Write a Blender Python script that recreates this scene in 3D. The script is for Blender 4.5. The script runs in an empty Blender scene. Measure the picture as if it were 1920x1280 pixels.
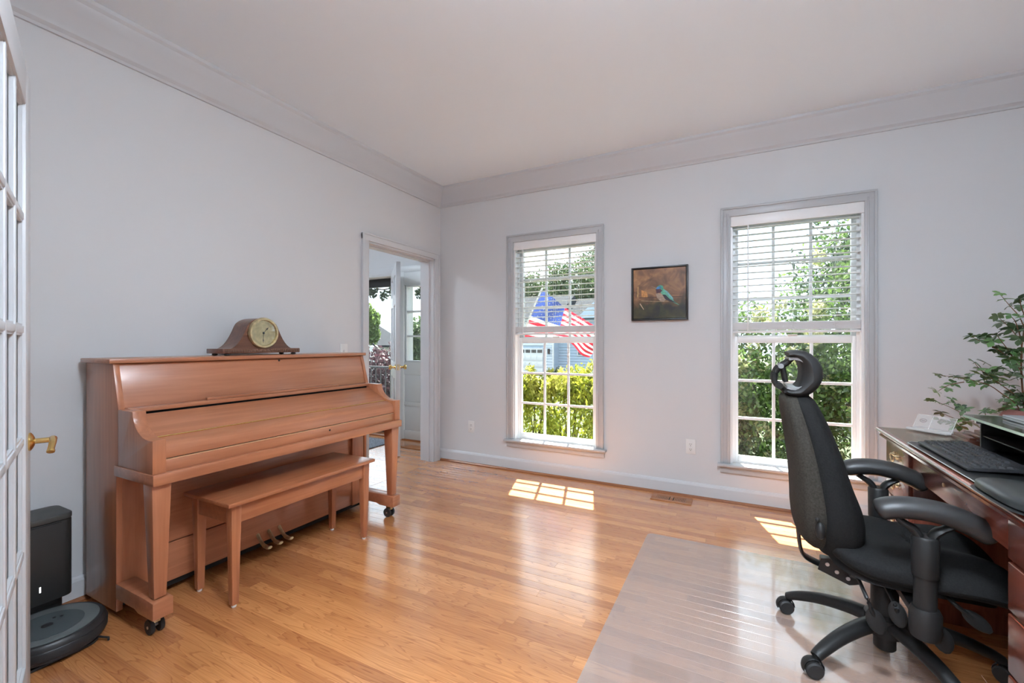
import bpy, bmesh, math, random
import numpy as np
from mathutils import Vector, Matrix
R = random.Random(7)
PI = math.pi
SC = bpy.context.scene
COL = SC.collection

# ------------------------------------------------------------------ camera, world, sun, exposure
CAM = (2.714, -3.652, 1.187)
cd = bpy.data.cameras.new('camera'); cam = bpy.data.objects.new('camera', cd); COL.objects.link(cam)
cam.location = CAM
cam.rotation_euler = (PI/2, 0, math.radians(27.34))
cd.sensor_width = 36.0; cd.lens = 36.0*822/1920
cd.shift_y = 3.0/1920
cd.clip_start = 0.02; cd.clip_end = 400
SC.camera = cam
SC.view_settings.view_transform = 'Standard'; SC.view_settings.look = 'None'
SC.view_settings.gamma = 1.0; SC.view_settings.use_curve_mapping = False
SC.view_settings.exposure = 0.57
SKY = 2.6
w = bpy.data.worlds.new('sky'); SC.world = w; w.use_nodes = True
nt = w.node_tree; bg = nt.nodes['Background']
tc = nt.nodes.new('ShaderNodeTexCoord'); sx = nt.nodes.new('ShaderNodeSeparateXYZ')
nz = nt.nodes.new('ShaderNodeTexNoise'); nz.inputs['Scale'].default_value = 2.2; nz.inputs['Detail'].default_value = 5
rp = nt.nodes.new('ShaderNodeValToRGB')
rp.color_ramp.elements[0].position = 0.35; rp.color_ramp.elements[0].color = (0.62, 0.80, 1.0, 1)
rp.color_ramp.elements[1].position = 0.62; rp.color_ramp.elements[1].color = (0.95, 0.98, 1.0, 1)
nt.links.new(tc.outputs['Generated'], nz.inputs['Vector']); nt.links.new(nz.outputs['Fac'], rp.inputs['Fac'])
nt.links.new(rp.outputs['Color'], bg.inputs['Color']); bg.inputs['Strength'].default_value = SKY
sd = bpy.data.lights.new('sun', 'SUN'); sun = bpy.data.objects.new('sun', sd); COL.objects.link(sun)
sd.energy = 32.0; sd.angle = math.radians(0.6); sd.color = (1.0, 0.95, 0.86)
sun.rotation_euler = Vector((0.19, -0.62, -1.0)).to_track_quat('-Z', 'Y').to_euler()
sun.location = (0, 12, 20)
ROOM_FILL = 132.0  # strengths of the added, unseen fill lamps
HALL_FILL = 55.0
FOYER_FILL = 55.0
FILL_COL = (0.86, 0.965, 1.075)

# ------------------------------------------------------------------ helpers
OFF = {}
class MB:
    def __init__(s): s.v = []; s.f = []
    def add(s, vs, fs):
        n = len(s.v); s.v += [tuple(p) for p in vs]; s.f += [tuple(i+n for i in q) for q in fs]; return s
    def box(s, x0, x1, y0, y1, z0, z1):
        return s.add([(x0,y0,z0),(x1,y0,z0),(x1,y1,z0),(x0,y1,z0),(x0,y0,z1),(x1,y0,z1),(x1,y1,z1),(x0,y1,z1)],
                     [(0,3,2,1),(4,5,6,7),(0,1,5,4),(1,2,6,5),(2,3,7,6),(3,0,4,7)])
    def taper(s, a, b):      # a,b = (x0,x1,y0,y1,z): frustum between two rectangles
        return s.add([(a[0],a[2],a[4]),(a[1],a[2],a[4]),(a[1],a[3],a[4]),(a[0],a[3],a[4]),
                      (b[0],b[2],b[4]),(b[1],b[2],b[4]),(b[1],b[3],b[4]),(b[0],b[3],b[4])],
                     [(0,3,2,1),(4,5,6,7),(0,1,5,4),(1,2,6,5),(2,3,7,6),(3,0,4,7)])
    def prism(s, poly, ax, a, b):   # poly of 2d points in the other two axes (cyclic order), extruded a..b along ax
        n = len(poly)
        def P(p, t):
            return (t, p[0], p[1]) if ax == 'x' else (p[0], t, p[1]) if ax == 'y' else (p[0], p[1], t)
        vs = [P(p, a) for p in poly] + [P(p, b) for p in poly]
        fs = [tuple(range(n))[::-1], tuple(range(n, 2*n))] + [(i, (i+1) % n, n+(i+1) % n, n+i) for i in range(n)]
        return s.add(vs, fs)
    def loft(s, rings, cap=True):
        n = len(rings[0]); vs = [p for r in rings for p in r]; fs = []
        for k in range(len(rings)-1):
            for i in range(n):
                j = (i+1) % n
                fs.append((k*n+i, k*n+j, (k+1)*n+j, (k+1)*n+i))
        if cap:
            fs.append(tuple(range(n))[::-1]); fs.append(tuple(range((len(rings)-1)*n, len(rings)*n)))
        return s.add(vs, fs)
    def tube(s, pts, rad, n=10, flat=None):   # swept circle; flat=(side vector, half thickness factor)
        pts = [Vector(p) for p in pts]; rings = []
        up0 = Vector((0, 0, 1))
        for i, p in enumerate(pts):
            d = (pts[min(i+1, len(pts)-1)] - pts[max(i-1, 0)]).normalized()
            r = rad[i] if isinstance(rad, (list, tuple)) else rad
            if flat is not None:
                a = Vector(flat[0]); a = (a - d*a.dot(d)).normalized()
            else:
                u = up0 if abs(d.z) < 0.93 else Vector((0, 1, 0))
                a = d.cross(u).normalized()
            b = d.cross(a)
            k = flat[1] if flat is not None else 1.0
            rings.append([p + a*r*math.cos(2*PI*j/n) + b*r*k*math.sin(2*PI*j/n) for j in range(n)])
        return s.loft(rings)
    def lathe(s, prof, c, n=24, ax='z'):      # prof: (radius, height)
        rings = []
        for r, h in prof:
            ring = []
            for j in range(n):
                a = 2*PI*j/n; p, q = r*math.cos(a), r*math.sin(a)
                ring.append((c[0]+p, c[1]+q, c[2]+h) if ax == 'z' else (c[0]+h, c[1]+p, c[2]+q) if ax == 'x' else (c[0]+q, c[1]+h, c[2]+p))
            rings.append(ring)
        return s.loft(rings)
    def ell(s, c, r, n=16, m=10):
        rings = [[(c[0]+r[0]*math.sin(PI*k/m)*math.cos(2*PI*j/n), c[1]+r[1]*math.sin(PI*k/m)*math.sin(2*PI*j/n), c[2]-r[2]*math.cos(PI*k/m)) for j in range(n)] for k in range(m+1)]
        rings[0] = [(c[0]+1e-5*math.cos(2*PI*j/n), c[1]+1e-5*math.sin(2*PI*j/n), c[2]-r[2]) for j in range(n)]
        rings[-1] = [(c[0]+1e-5*math.cos(2*PI*j/n), c[1]+1e-5*math.sin(2*PI*j/n), c[2]+r[2]) for j in range(n)]
        return s.loft(rings)
    def pillow(s, c, a, b, n, zt, zb, m=40, k=10):  # closed cushion over a superellipse; zt,zb(x,y,r) heights
        rings = []
        rr = [0.02] + [math.sin(PI/2*i/k) for i in range(1, k+1)]
        def ring(r, fn):
            o = []
            for j in range(m):
                t = 2*PI*j/m; ct, st = math.cos(t), math.sin(t)
                x = a*r*math.copysign(abs(ct)**(2/n), ct); y = b*r*math.copysign(abs(st)**(2/n), st)
                o.append((c[0]+x, c[1]+y, fn(x, y, r)))
            return o
        for r in rr: rings.append(ring(r, zb))
        for r in rr[::-1][1:]: rings.append(ring(r, zt))
        return s.loft(rings)
    def build(s, name, m, parent=None, world=True, origin=None, bevel=0, seg=2, smooth=False, ang=40):
        off = Vector((0, 0, 0))
        if parent is not None and world: off = Vector(OFF.get(parent.name, (0, 0, 0)))
        if origin is not None: off = Vector(origin)
        me = bpy.data.meshes.new(name)
        me.from_pydata([(p[0]-off.x, p[1]-off.y, p[2]-off.z) for p in s.v], [], s.f)
        bm = bmesh.new(); bm.from_mesh(me)
        bmesh.ops.recalc_face_normals(bm, faces=bm.faces)
        if bevel:
            es = [e for e in bm.edges if e.is_manifold and e.calc_face_angle(0) > 0.45]
            bmesh.ops.bevel(bm, geom=es, offset=bevel, segments=seg, profile=0.5, affect='EDGES', clamp_overlap=True)
        bm.to_mesh(me); bm.free()
        if smooth or bevel:
            me.polygons.foreach_set('use_smooth', [True]*len(me.polygons))
            me.set_sharp_from_angle(angle=math.radians(ang))
        me.materials.append(m)
        o = bpy.data.objects.new(name, me); COL.objects.link(o)
        if origin is not None: o.location = origin
        if parent is not None:
            o.parent = parent; OFF[o.name] = OFF.get(parent.name, (0, 0, 0))
        return o

def tag(o, label=None, cat=None, group=None, kind=None):
    if label: o['label'] = label
    if cat: o['category'] = cat
    if group: o['group'] = group
    if kind: o['kind'] = kind
    return o
def thing(name, label, cat, loc=(0, 0, 0), rotz=0, group=None):
    o = bpy.data.objects.new(name, None); COL.objects.link(o); o.empty_display_size = 0.05
    o.location = loc; o.rotation_euler = (0, 0, rotz); OFF[o.name] = tuple(loc)
    return tag(o, label, cat, group)
def copy_tree(o, parent=None):
    c = o.copy(); COL.objects.link(c); c.parent = parent
    for ch in list(o.children): copy_tree(ch, c)
    return c
def struct(o, label=None):
    o['kind'] = 'structure'
    if label: o['label'] = label
    return o
def bx(*a): return MB().box(*a)
def catmull(pts, n=6):
    out = []; P = [Vector(p) for p in pts]
    for i in range(len(P)-1):
        p0, p1, p2, p3 = P[max(i-1, 0)], P[i], P[i+1], P[min(i+2, len(P)-1)]
        for k in range(n):
            t = k/n
            out.append(0.5*((2*p1)+(-p0+p2)*t+(2*p0-5*p1+4*p2-p3)*t*t+(-p0+3*p1-3*p2+p3)*t**3))
    out.append(P[-1]); return out

# ------------------------------------------------------------------ materials
def newmat(name):
    m = bpy.data.materials.new(name); m.use_nodes = True
    return m, m.node_tree, m.node_tree.nodes['Principled BSDF']
def pm(name, col, rough=0.5, metal=0.0, coat=0.0, noise=None, bump=None, spec=0.5, sheen=0, emit=None):
    m, t, b = newmat(name); I = b.inputs
    I['Base Color'].default_value = (*col, 1); I['Roughness'].default_value = rough; I['Metallic'].default_value = metal
    I['Coat Weight'].default_value = coat; I['Coat Roughness'].default_value = 0.08; I['Specular IOR Level'].default_value = spec
    if sheen: I['Sheen Weight'].default_value = sheen
    if emit: I['Emission Color'].default_value = (*emit[0], 1); I['Emission Strength'].default_value = emit[1]
    if noise or bump:
        tc = t.nodes.new('ShaderNodeTexCoord')
    if noise:
        n = t.nodes.new('ShaderNodeTexNoise'); n.inputs['Scale'].default_value = noise[0]; n.inputs['Detail'].default_value = 4
        r = t.nodes.new('ShaderNodeValToRGB'); k = noise[1]
        r.color_ramp.elements[0].color = (*[c*(1-k) for c in col], 1); r.color_ramp.elements[1].color = (*[min(1, c*(1+k)) for c in col], 1)
        r.color_ramp.elements[0].position = .3; r.color_ramp.elements[1].position = .7
        t.links.new(tc.outputs['Object'], n.inputs['Vector']); t.links.new(n.outputs['Fac'], r.inputs['Fac']); t.links.new(r.outputs['Color'], I['Base Color'])
    if bump:
        n = t.nodes.new('ShaderNodeTexNoise'); n.inputs['Scale'].default_value = bump[0]; n.inputs['Detail'].default_value = 3
        bp = t.nodes.new('ShaderNodeBump'); bp.inputs['Strength'].default_value = bump[1]; bp.inputs['Distance'].default_value = 0.002
        t.links.new(tc.outputs['Object'], n.inputs['Vector']); t.links.new(n.outputs['Fac'], bp.inputs['Height']); t.links.new(bp.outputs['Normal'], I['Normal'])
    return m
def wood(name, c1, c2, axis='y', rough=0.3, coat=0.3, fine=1.0, spec=0.5):
    m, t, b = newmat(name); I = b.inputs
    tc = t.nodes.new('ShaderNodeTexCoord'); mp = t.nodes.new('ShaderNodeMapping')
    sc = {'x': (1.2, 22, 22), 'y': (22, 1.2, 22), 'z': (22, 22, 1.2)}[axis]
    mp.inputs['Scale'].default_value = [k*fine for k in sc]
    n = t.nodes.new('ShaderNodeTexNoise'); n.inputs['Scale'].default_value = 2.0; n.inputs['Detail'].default_value = 7; n.inputs['Distortion'].default_value = 0.5
    n2 = t.nodes.new('ShaderNodeTexNoise'); n2.inputs['Scale'].default_value = 1.6; n2.inputs['Detail'].default_value = 2
    r = t.nodes.new('ShaderNodeValToRGB'); r.color_ramp.elements[0].position = .32; r.color_ramp.elements[1].position = .68
    r.color_ramp.elements[0].color = (*c1, 1); r.color_ramp.elements[1].color = (*c2, 1)
    mx = t.nodes.new('ShaderNodeMix'); mx.data_type = 'RGBA'; mx.blend_type = 'MULTIPLY'; mx.inputs['Factor'].default_value = 0.35
    t.links.new(tc.outputs['Object'], mp.inputs['Vector']); t.links.new(mp.outputs['Vector'], n.inputs['Vector'])
    t.links.new(tc.outputs['Object'], n2.inputs['Vector'])
    t.links.new(n.outputs['Fac'], r.inputs['Fac']); t.links.new(r.outputs['Color'], mx.inputs['A']); t.links.new(n2.outputs['Fac'], mx.inputs['B'])
    t.links.new(mx.outputs['Result'], I['Base Color'])
    I['Roughness'].default_value = rough; I['Coat Weight'].default_value = coat; I['Coat Roughness'].default_value = 0.22; I['Specular IOR Level'].default_value = spec
    return m
def thin_glass(name, tint=(1, 1, 1), refl=0.07, rough=0.0):
    m = bpy.data.materials.new(name); m.use_nodes = True; t = m.node_tree; t.nodes.clear()
    o = t.nodes.new('ShaderNodeOutputMaterial'); mx = t.nodes.new('ShaderNodeMixShader'); tr = t.nodes.new('ShaderNodeBsdfTransparent'); g = t.nodes.new('ShaderNodeBsdfGlossy')
    tr.inputs['Color'].default_value = (*tint, 1); g.inputs['Roughness'].default_value = rough; mx.inputs['Fac'].default_value = refl
    t.links.new(tr.outputs[0], mx.inputs[1]); t.links.new(g.outputs[0], mx.inputs[2]); t.links.new(mx.outputs[0], o.inputs['Surface'])
    return m
def leafmat(name, c1, c2, rough=0.5, trans=0.3):
    m, t, b = newmat(name)
    g = t.nodes.new('ShaderNodeNewGeometry'); r = t.nodes.new('ShaderNodeValToRGB')
    r.color_ramp.elements[0].color = (*c1, 1); r.color_ramp.elements[1].color = (*c2, 1)
    t.links.new(g.outputs['Random Per Island'], r.inputs['Fac']); t.links.new(r.outputs['Color'], b.inputs['Base Color'])
    b.inputs['Roughness'].default_value = rough
    tl = t.nodes.new('ShaderNodeBsdfTranslucent'); t.links.new(r.outputs['Color'], tl.inputs['Color'])
    mx = t.nodes.new('ShaderNodeMixShader'); mx.inputs['Fac'].default_value = trans
    o = t.nodes['Material Output']
    t.links.new(b.outputs[0], mx.inputs[1]); t.links.new(tl.outputs[0], mx.inputs[2]); t.links.new(mx.outputs[0], o.inputs['Surface'])
    return m
def floormat(name):
    m, t, b = newmat(name); I = b.inputs; L = t.links.new; N = t.nodes.new
    geo = N('ShaderNodeNewGeometry'); at = N('ShaderNodeAttribute'); at.attribute_name = 'rnd'
    mul = N('ShaderNodeVectorMath'); mul.operation = 'SCALE'; cmb = N('ShaderNodeCombineXYZ')
    cmb.inputs[0].default_value = 37; cmb.inputs[1].default_value = 11; cmb.inputs[2].default_value = 23
    L(cmb.outputs[0], mul.inputs[0]); L(at.outputs['Fac'], mul.inputs['Scale'])
    ad = N('ShaderNodeVectorMath'); ad.operation = 'ADD'; L(geo.outputs['Position'], ad.inputs[0]); L(mul.outputs[0], ad.inputs[1])
    # cathedral figure: contour lines of a slow stretched noise
    m1 = N('ShaderNodeMapping'); m1.inputs['Scale'].default_value = (0.9, 9.0, 1); L(ad.outputs[0], m1.inputs['Vector'])
    n1 = N('ShaderNodeTexNoise'); n1.inputs['Scale'].default_value = 1.3; n1.inputs['Detail'].default_value = 2.5; n1.inputs['Roughness'].default_value = .45; L(m1.outputs[0], n1.inputs['Vector'])
    k = N('ShaderNodeMath'); k.operation = 'MULTIPLY'; k.inputs[1].default_value = 20; L(n1.outputs['Fac'], k.inputs[0])
    fr = N('ShaderNodeMath'); fr.operation = 'FRACT'; L(k.outputs[0], fr.inputs[0])
    r1 = N('ShaderNodeValToRGB'); e = r1.color_ramp.elements; e[0].position = 0.0; e[0].color = (0, 0, 0, 1); e[1].position = 0.75; e[1].color = (.25, .25, .25, 1)
    e2 = r1.color_ramp.elements.new(0.93); e2.color = (1, 1, 1, 1); e3 = r1.color_ramp.elements.new(1.0); e3.color = (.1, .1, .1, 1); L(fr.outputs[0], r1.inputs['Fac'])
    # pores
    m2 = N('ShaderNodeMapping'); m2.inputs['Scale'].default_value = (6, 240, 1); L(ad.outputs[0], m2.inputs['Vector'])
    n2 = N('ShaderNodeTexNoise'); n2.inputs['Scale'].default_value = 1.0; n2.inputs['Detail'].default_value = 5; L(m2.outputs[0], n2.inputs['Vector'])
    r2 = N('ShaderNodeValToRGB'); r2.color_ramp.elements[0].position = .42; r2.color_ramp.elements[1].position = .66; L(n2.outputs['Fac'], r2.inputs['Fac'])
    s1 = N('ShaderNodeMath'); s1.operation = 'MULTIPLY'; s1.inputs[1].default_value = .55; L(r1.outputs['Color'], s1.inputs[0])
    s2 = N('ShaderNodeMath'); s2.operation = 'MULTIPLY_ADD'; s2.inputs[1].default_value = .28; L(r2.outputs['Color'], s2.inputs[0]); L(s1.outputs[0], s2.inputs[2]); s2.use_clamp = True
    mx = N('ShaderNodeMix'); mx.data_type = 'RGBA'; mx.inputs['A'].default_value = (0.66, 0.295, 0.108, 1); mx.inputs['B'].default_value = (0.34, 0.118, 0.038, 1)
    L(s2.outputs[0], mx.inputs['Factor'])
    rr = N('ShaderNodeValToRGB'); rr.color_ramp.elements[0].color = (.74, .64, .58, 1); rr.color_ramp.elements[1].color = (1.1, 1.08, 1.04, 1); L(at.outputs['Fac'], rr.inputs['Fac'])
    mm = N('ShaderNodeMix'); mm.data_type = 'RGBA'; mm.blend_type = 'MULTIPLY'; mm.inputs['Factor'].default_value = 1; L(mx.outputs['Result'], mm.inputs['A']); L(rr.outputs['Color'], mm.inputs['B'])
    L(mm.outputs['Result'], I['Base Color'])
    I['Roughness'].default_value = 0.26; I['IOR'].default_value = 1.6; I['Coat Weight'].default_value = 0.9; I['Coat Roughness'].default_value = 0.16; I['Coat IOR'].default_value = 1.65
    bp = N('ShaderNodeBump'); bp.inputs['Strength'].default_value = .12; bp.inputs['Distance'].default_value = .001; L(n2.outputs['Fac'], bp.inputs['Height']); L(bp.outputs['Normal'], I['Normal'])
    return m

M = {}
M['wall'] = pm('wall_paint', (0.66, 0.668, 0.682), 0.6, bump=(260, .05), spec=.3)
M['ceil'] = pm('ceiling_paint', (0.80, 0.88, 0.955), 0.75, bump=(180, .06), spec=.2)
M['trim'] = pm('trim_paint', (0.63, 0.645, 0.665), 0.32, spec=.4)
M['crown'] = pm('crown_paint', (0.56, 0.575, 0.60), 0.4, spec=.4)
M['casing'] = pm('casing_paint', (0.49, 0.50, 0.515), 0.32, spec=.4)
M['vinyl'] = pm('window_vinyl', (0.86, 0.87, 0.88), 0.3)
M['blind'] = pm('blind_slat_paint', (0.90, 0.90, 0.90), 0.35)
M['cord'] = pm('blind_cord', (0.8, 0.8, 0.78), 0.7)
M['glass'] = thin_glass('pane_glass', (0.97, 0.99, 0.985), 0.06)
M['floor'] = floormat('oak_strip_floor')
M['shoe'] = wood('shoe_molding_wood', (.26, .085, .03), (.42, .16, .055), 'x', .35, .2)
PW1, PW2 = (0.43, 0.152, 0.068), (0.54, 0.208, 0.098)
M['pw_y'] = wood('piano_walnut_along', PW1, PW2, 'y', 0.35, 0.6)
M['pw_z'] = wood('piano_walnut_upright', PW1, PW2, 'z', 0.35, 0.6)
M['bw_y'] = wood('bench_walnut_along', (.40, .135, .058), (.52, .195, .086), 'y', 0.28, 0.4)
M['bw_z'] = wood('bench_walnut_upright', (.40, .135, .058), (.52, .195, .086), 'z', 0.28, 0.4)
M['brass'] = pm('polished_brass', (0.78, 0.55, 0.22), 0.22, 1.0)
M['dullbrass'] = pm('worn_brass', (0.62, 0.52, 0.32), 0.4, 1.0, noise=(40, .25))
M['black'] = pm('black_plastic', (0.018, 0.018, 0.019), 0.42)
M['blackgap'] = pm('gap_shade_black', (0.006, 0.006, 0.006), 0.9)  # black standing in for the shade inside gaps, slots and holes
M['fabric'] = pm('charcoal_chair_fabric', (0.010, 0.010, 0.010), 0.8, spec=.2, noise=(180, .35), bump=(420, .35))
M['fabricb'] = pm('brown_charcoal_shell_fabric', (0.036, 0.032, 0.026), 0.8, spec=.2, noise=(160, .35), bump=(420, .35))
M['armpad'] = pm('grey_arm_pad', (0.030, 0.030, 0.030), 0.42)
M['chairpl'] = pm('charcoal_chair_plastic', (0.015, 0.015, 0.015), 0.48, spec=.35)
M['greypl'] = pm('grey_plastic', (0.30, 0.31, 0.32), 0.35)
M['whitepl'] = pm('white_plastic', (0.78, 0.78, 0.77), 0.35)
M['steel'] = pm('brushed_steel', (0.6, 0.6, 0.62), 0.3, 1.0)
M['rubber'] = pm('dark_rubber', (0.02, 0.02, 0.02), 0.6)

# ------------------------------------------------------------------ the setting
RX, FY, CH = 4.6, -3.42, 2.74
def wall_grid(us, zs, solid, ax, a, b):
    """connected slab wall: cells us x zs, solid(i,k) says whether the cell is wall; thickness a..b along ax"""
    mb = MB(); idx = {}
    def V(i, k, s):
        if (i, k, s) not in idx:
            u, z, t = us[i], zs[k], (a, b)[s]
            idx[(i, k, s)] = len(mb.v); mb.v.append((u, t, z) if ax == 'y' else (t, u, z))
        return idx[(i, k, s)]
    nu, nz = len(us)-1, len(zs)-1
    S = lambda i, k: 0 <= i < nu and 0 <= k < nz and solid(i, k)
    for i in range(nu):
        for k in range(nz):
            if not S(i, k): continue
            for s in (0, 1): mb.f.append((V(i,k,s), V(i+1,k,s), V(i+1,k+1,s), V(i,k+1,s)))
            if not S(i-1, k): mb.f.append((V(i,k,0), V(i,k+1,0), V(i,k+1,1), V(i,k,1)))
            if not S(i+1, k): mb.f.append((V(i+1,k,0), V(i+1,k+1,0), V(i+1,k+1,1), V(i+1,k,1)))
            if not S(i, k-1): mb.f.append((V(i,k,0), V(i+1,k,0), V(i+1,k,1), V(i,k,1)))
            if not S(i, k+1): mb.f.append((V(i,k+1,0), V(i+1,k+1,0), V(i+1,k+1,1), V(i,k+1,1)))
    return mb
W1, W2 = 1.242, 3.056            # window centres
WH, WZ0, WZ1 = 0.400, 0.285, 2.128
DY0, DY1, DZ = -1.000, -0.100, 2.033    # doorway in the left wall
us = [-0.14, W1-WH, W1+WH, W2-WH, W2+WH, RX+.14]; zs = [-0.25, WZ0, WZ1, CH]
struct(wall_grid(us, zs, lambda i, k: not (k == 1 and i in (1, 3)), 'y', 0.0, 0.15).build('wall_back', M['wall']))
us = [FY-.12, DY0, DY1, 0.0]; zs = [-0.05, 0.0, DZ, CH]
struct(wall_grid(us, zs, lambda i, k: not (k < 2 and i == 1), 'x', -0.14, 0.0).build('wall_left', M['wall']))
us = [0.0, 1.475, 3.12, RX+.14]; zs = [-.05, 0.0, 2.045, CH]
struct(wall_grid(us, zs, lambda i, k: not (k < 2 and i == 1), 'y', FY-.12, FY).build('wall_front', M['wall']))
struct(bx(RX, RX+.14, FY, 0, -.05, CH).build('wall_right', M['wall']))
struct(bx(-2.9, RX+.14, -6.2, .7, CH, CH+.12).build('ceiling', M['ceil']))
# hall behind the camera and foyer beyond the doorway
struct(bx(-.14, RX+.14, -6.2, -6.08, -.05, CH).build('wall_hall_end', M['wall']))
struct(bx(RX, RX+.14, -6.08, FY-.12, -.05, CH).build('wall_hall_right', M['wall']))
struct(bx(-.14, 0.0, -6.08, FY-.12, -.05, CH).build('wall_hall_left', M['wall']))
us = [-2.76, -1.93, -1.13, -0.945, -0.645, -0.14]; zs = [-.05, 0.0, 0.955, 1.895, 2.06, CH]
struct(wall_grid(us, zs, lambda i, k: not ((i == 1 and k in (0, 1, 2, 3)) or (i == 3 and k == 2)), 'y', .55, .70).build('wall_foyer_front', M['wall']))
struct(bx(-2.9, -2.76, -3.48, .7, -.05, CH).build('wall_foyer_left', M['wall']))
struct(bx(-2.9, -.14, -3.6, -3.48, -.05, CH).build('wall_foyer_end', M['wall']))

# floor: subfloor slab and oak strips, each its own piece
fl = struct(bx(-2.9, RX+.14, -6.2, .7, -.10, -.019).build('floor', pm('subfloor', (.05, .03, .02), .9)))
def strip_mesh(mb, rn, x0, x1, y0, y1, c=0.0009):
    vs = [(x0,y0,-.019),(x1,y0,-.019),(x1,y1,-.019),(x0,y1,-.019),(x0,y0,-c),(x1,y0,-c),(x1,y1,-c),(x0,y1,-c),
          (x0+c,y0+c,0),(x1-c,y0+c,0),(x1-c,y1-c,0),(x0+c,y1-c,0)]
    mb.add(vs, [(0,1,5,4),(1,2,6,5),(2,3,7,6),(3,0,4,7),(4,5,9,8),(5,6,10,9),(6,7,11,10),(7,4,8,11),(8,9,10,11)])
    rn += [rn_val[0]]*12
rn_val = [0]
PWD = 0.0572
near, rest = [], (MB(), [])
def fl_build(mb, rn, name):
    o = mb.build(name, M['floor'], fl)
    a = o.data.attributes.new('rnd', 'FLOAT', 'POINT'); a.data.foreach_set('value', rn); return o
boards = []
nrow = int((0-FY)/PWD)+1
for k in range(nrow):
    y1 = -k*PWD; y0 = y1-PWD
    x = 0.0 - R.random()*0.9
    while x < RX:
        L = R.uniform(.45, 1.35); x1 = min(x+L, RX)
        boards.append((max(x, 0.0), x1, max(y0, FY), y1)); x = x1
th_ = math.radians(27.34)
def depth(x, y): return -(x-CAM[0])*math.sin(th_) + (y-CAM[1])*math.cos(th_)
def visible(b):
    ok = False
    for px_ in (b[0], (b[0]+b[1])/2, b[1]):
        d = depth(px_, (b[2]+b[3])/2); l = (px_-CAM[0])*math.cos(th_)+((b[2]+b[3])/2-CAM[1])*math.sin(th_)
        if d > .3 and abs(l/d) < 1.2 and d > 1.4: ok = True
    return ok
boards.sort(key=lambda b: (not visible(b), depth((b[0]+b[1])/2, b[2])))
nn = 0
for b in boards:
    if b[1]-b[0] < .02: continue
    rn_val[0] = R.random()
    if nn < 295 and visible(b):
        mb, rn = MB(), []; strip_mesh(mb, rn, *b); fl_build(mb, rn, 'floorboard'); nn += 1
    else:
        strip_mesh(rest[0], rest[1], *b)
for (X0, X1, Y0, Y1) in ((-2.76, -.002, -3.48, .55), (0, RX, -6.08, FY)):
    for k in range(int((Y1-Y0)/PWD)+1):
        y1 = Y1-k*PWD; y0 = max(y1-PWD, Y0); x = X0 - R.random()*.8
        while x < X1:
            x1 = min(x+R.uniform(.5, 1.4), X1); rn_val[0] = R.random()
            if x1 > X0+.02 and y1-y0 > .005: strip_mesh(rest[0], rest[1], max(x, X0), x1, y0, y1)
            x = x1
fo = fl_build(rest[0], rest[1], 'floorboards'); fo['kind'] = 'stuff'

# crown mouldings (profile in distance-from-wall d, height z)
CP = [(0, 2.565), (.012, 2.565), (.016, 2.578), (.030, 2.592), (.036, 2.61), (.072, 2.668), (.092, 2.692), (.098, 2.71), (.112, 2.722), (.114, CH), (0, CH)]
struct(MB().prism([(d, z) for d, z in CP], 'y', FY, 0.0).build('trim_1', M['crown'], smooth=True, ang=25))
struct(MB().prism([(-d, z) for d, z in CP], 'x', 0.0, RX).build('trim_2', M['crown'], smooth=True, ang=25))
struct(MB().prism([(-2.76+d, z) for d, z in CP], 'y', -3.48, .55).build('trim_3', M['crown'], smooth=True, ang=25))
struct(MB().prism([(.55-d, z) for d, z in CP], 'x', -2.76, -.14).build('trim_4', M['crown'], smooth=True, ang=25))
# baseboards with stained shoe moulding
BP = [(0, 0.0), (.016, 0.0), (.016, .092), (.012, .104), (.006, .112), (0, .114)]
SP = [(.016, 0), (.034, 0), (.033, .008), (.028, .014), (.016, .018)]
b = struct(MB().prism([(-d, z) for d, z in BP], 'x', 0.0, RX).build('baseboard_back', M['trim'], bevel=0))
MB().prism([(-d, z) for d, z in SP], 'x', 0.02, RX).build('shoe_molding', M['shoe'], b)
b = struct(MB().prism([(d, z) for d, z in BP], 'y', FY, DY0-.066).build('baseboard_left', M['trim']))
MB().prism([(d, z) for d, z in SP], 'y', FY, DY0-.066).build('shoe_molding', M['shoe'], b)
b = struct(MB().prism([(.55-d, z) for d, z in BP], 'x', -.64, -.14).build('baseboard_foyer', M['trim']))
MB().prism([(.55-d, z) for d, z in SP], 'x', -.97, -.14).build('shoe_molding', M['shoe'], b)

# doorway casing and jambs in the left wall
door = struct(bx(-.16, .004, DY0, DY0+.02, 0, DZ).build('door_1', M['trim']), 'white cased doorway between the room and the foyer')
bx(-.16, .004, DY1-.02, DY1, 0, DZ).build('jamb', M['trim'], door)
bx(-.16, .004, DY0, DY1, DZ-.02, DZ).build('head_jamb', M['trim'], door)
for x0, x1 in ((-.085, -.045),):
    bx(x0, x1, DY0+.02, DY0+.032, 0, DZ-.02).build('door_stop', M['trim'], door)
    bx(x0, x1, DY1-.032, DY1-.02, 0, DZ-.02).build('door_stop', M['trim'], door)
    bx(x0, x1, DY0+.02, DY1-.02, DZ-.032, DZ-.02).build('door_stop', M['trim'], door)
def casing(x0, x1, a, b_, c, d, name, parent): return bx(x0, x1, a, b_, c, d).build(name, M['trim'], parent, bevel=.004)
casing(0, .019, DY0-.062, DY0+.006, 0, DZ+.05, 'casing', door); casing(0, .019, DY1-.006, DY1+.062, 0, DZ+.05, 'casing', door)
casing(0, .0195, DY0-.062, DY1+.062, DZ-.006, DZ+.052, 'head_casing', door)
bx(.018, .026, DY0-.064, DY0-.048, 0, DZ+.05).build('back_band', M['trim'], door, bevel=.003); bx(.018, .026, DY1+.046, DY1+.062, 0, DZ+.05).build('back_band', M['trim'], door, bevel=.003)
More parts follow.
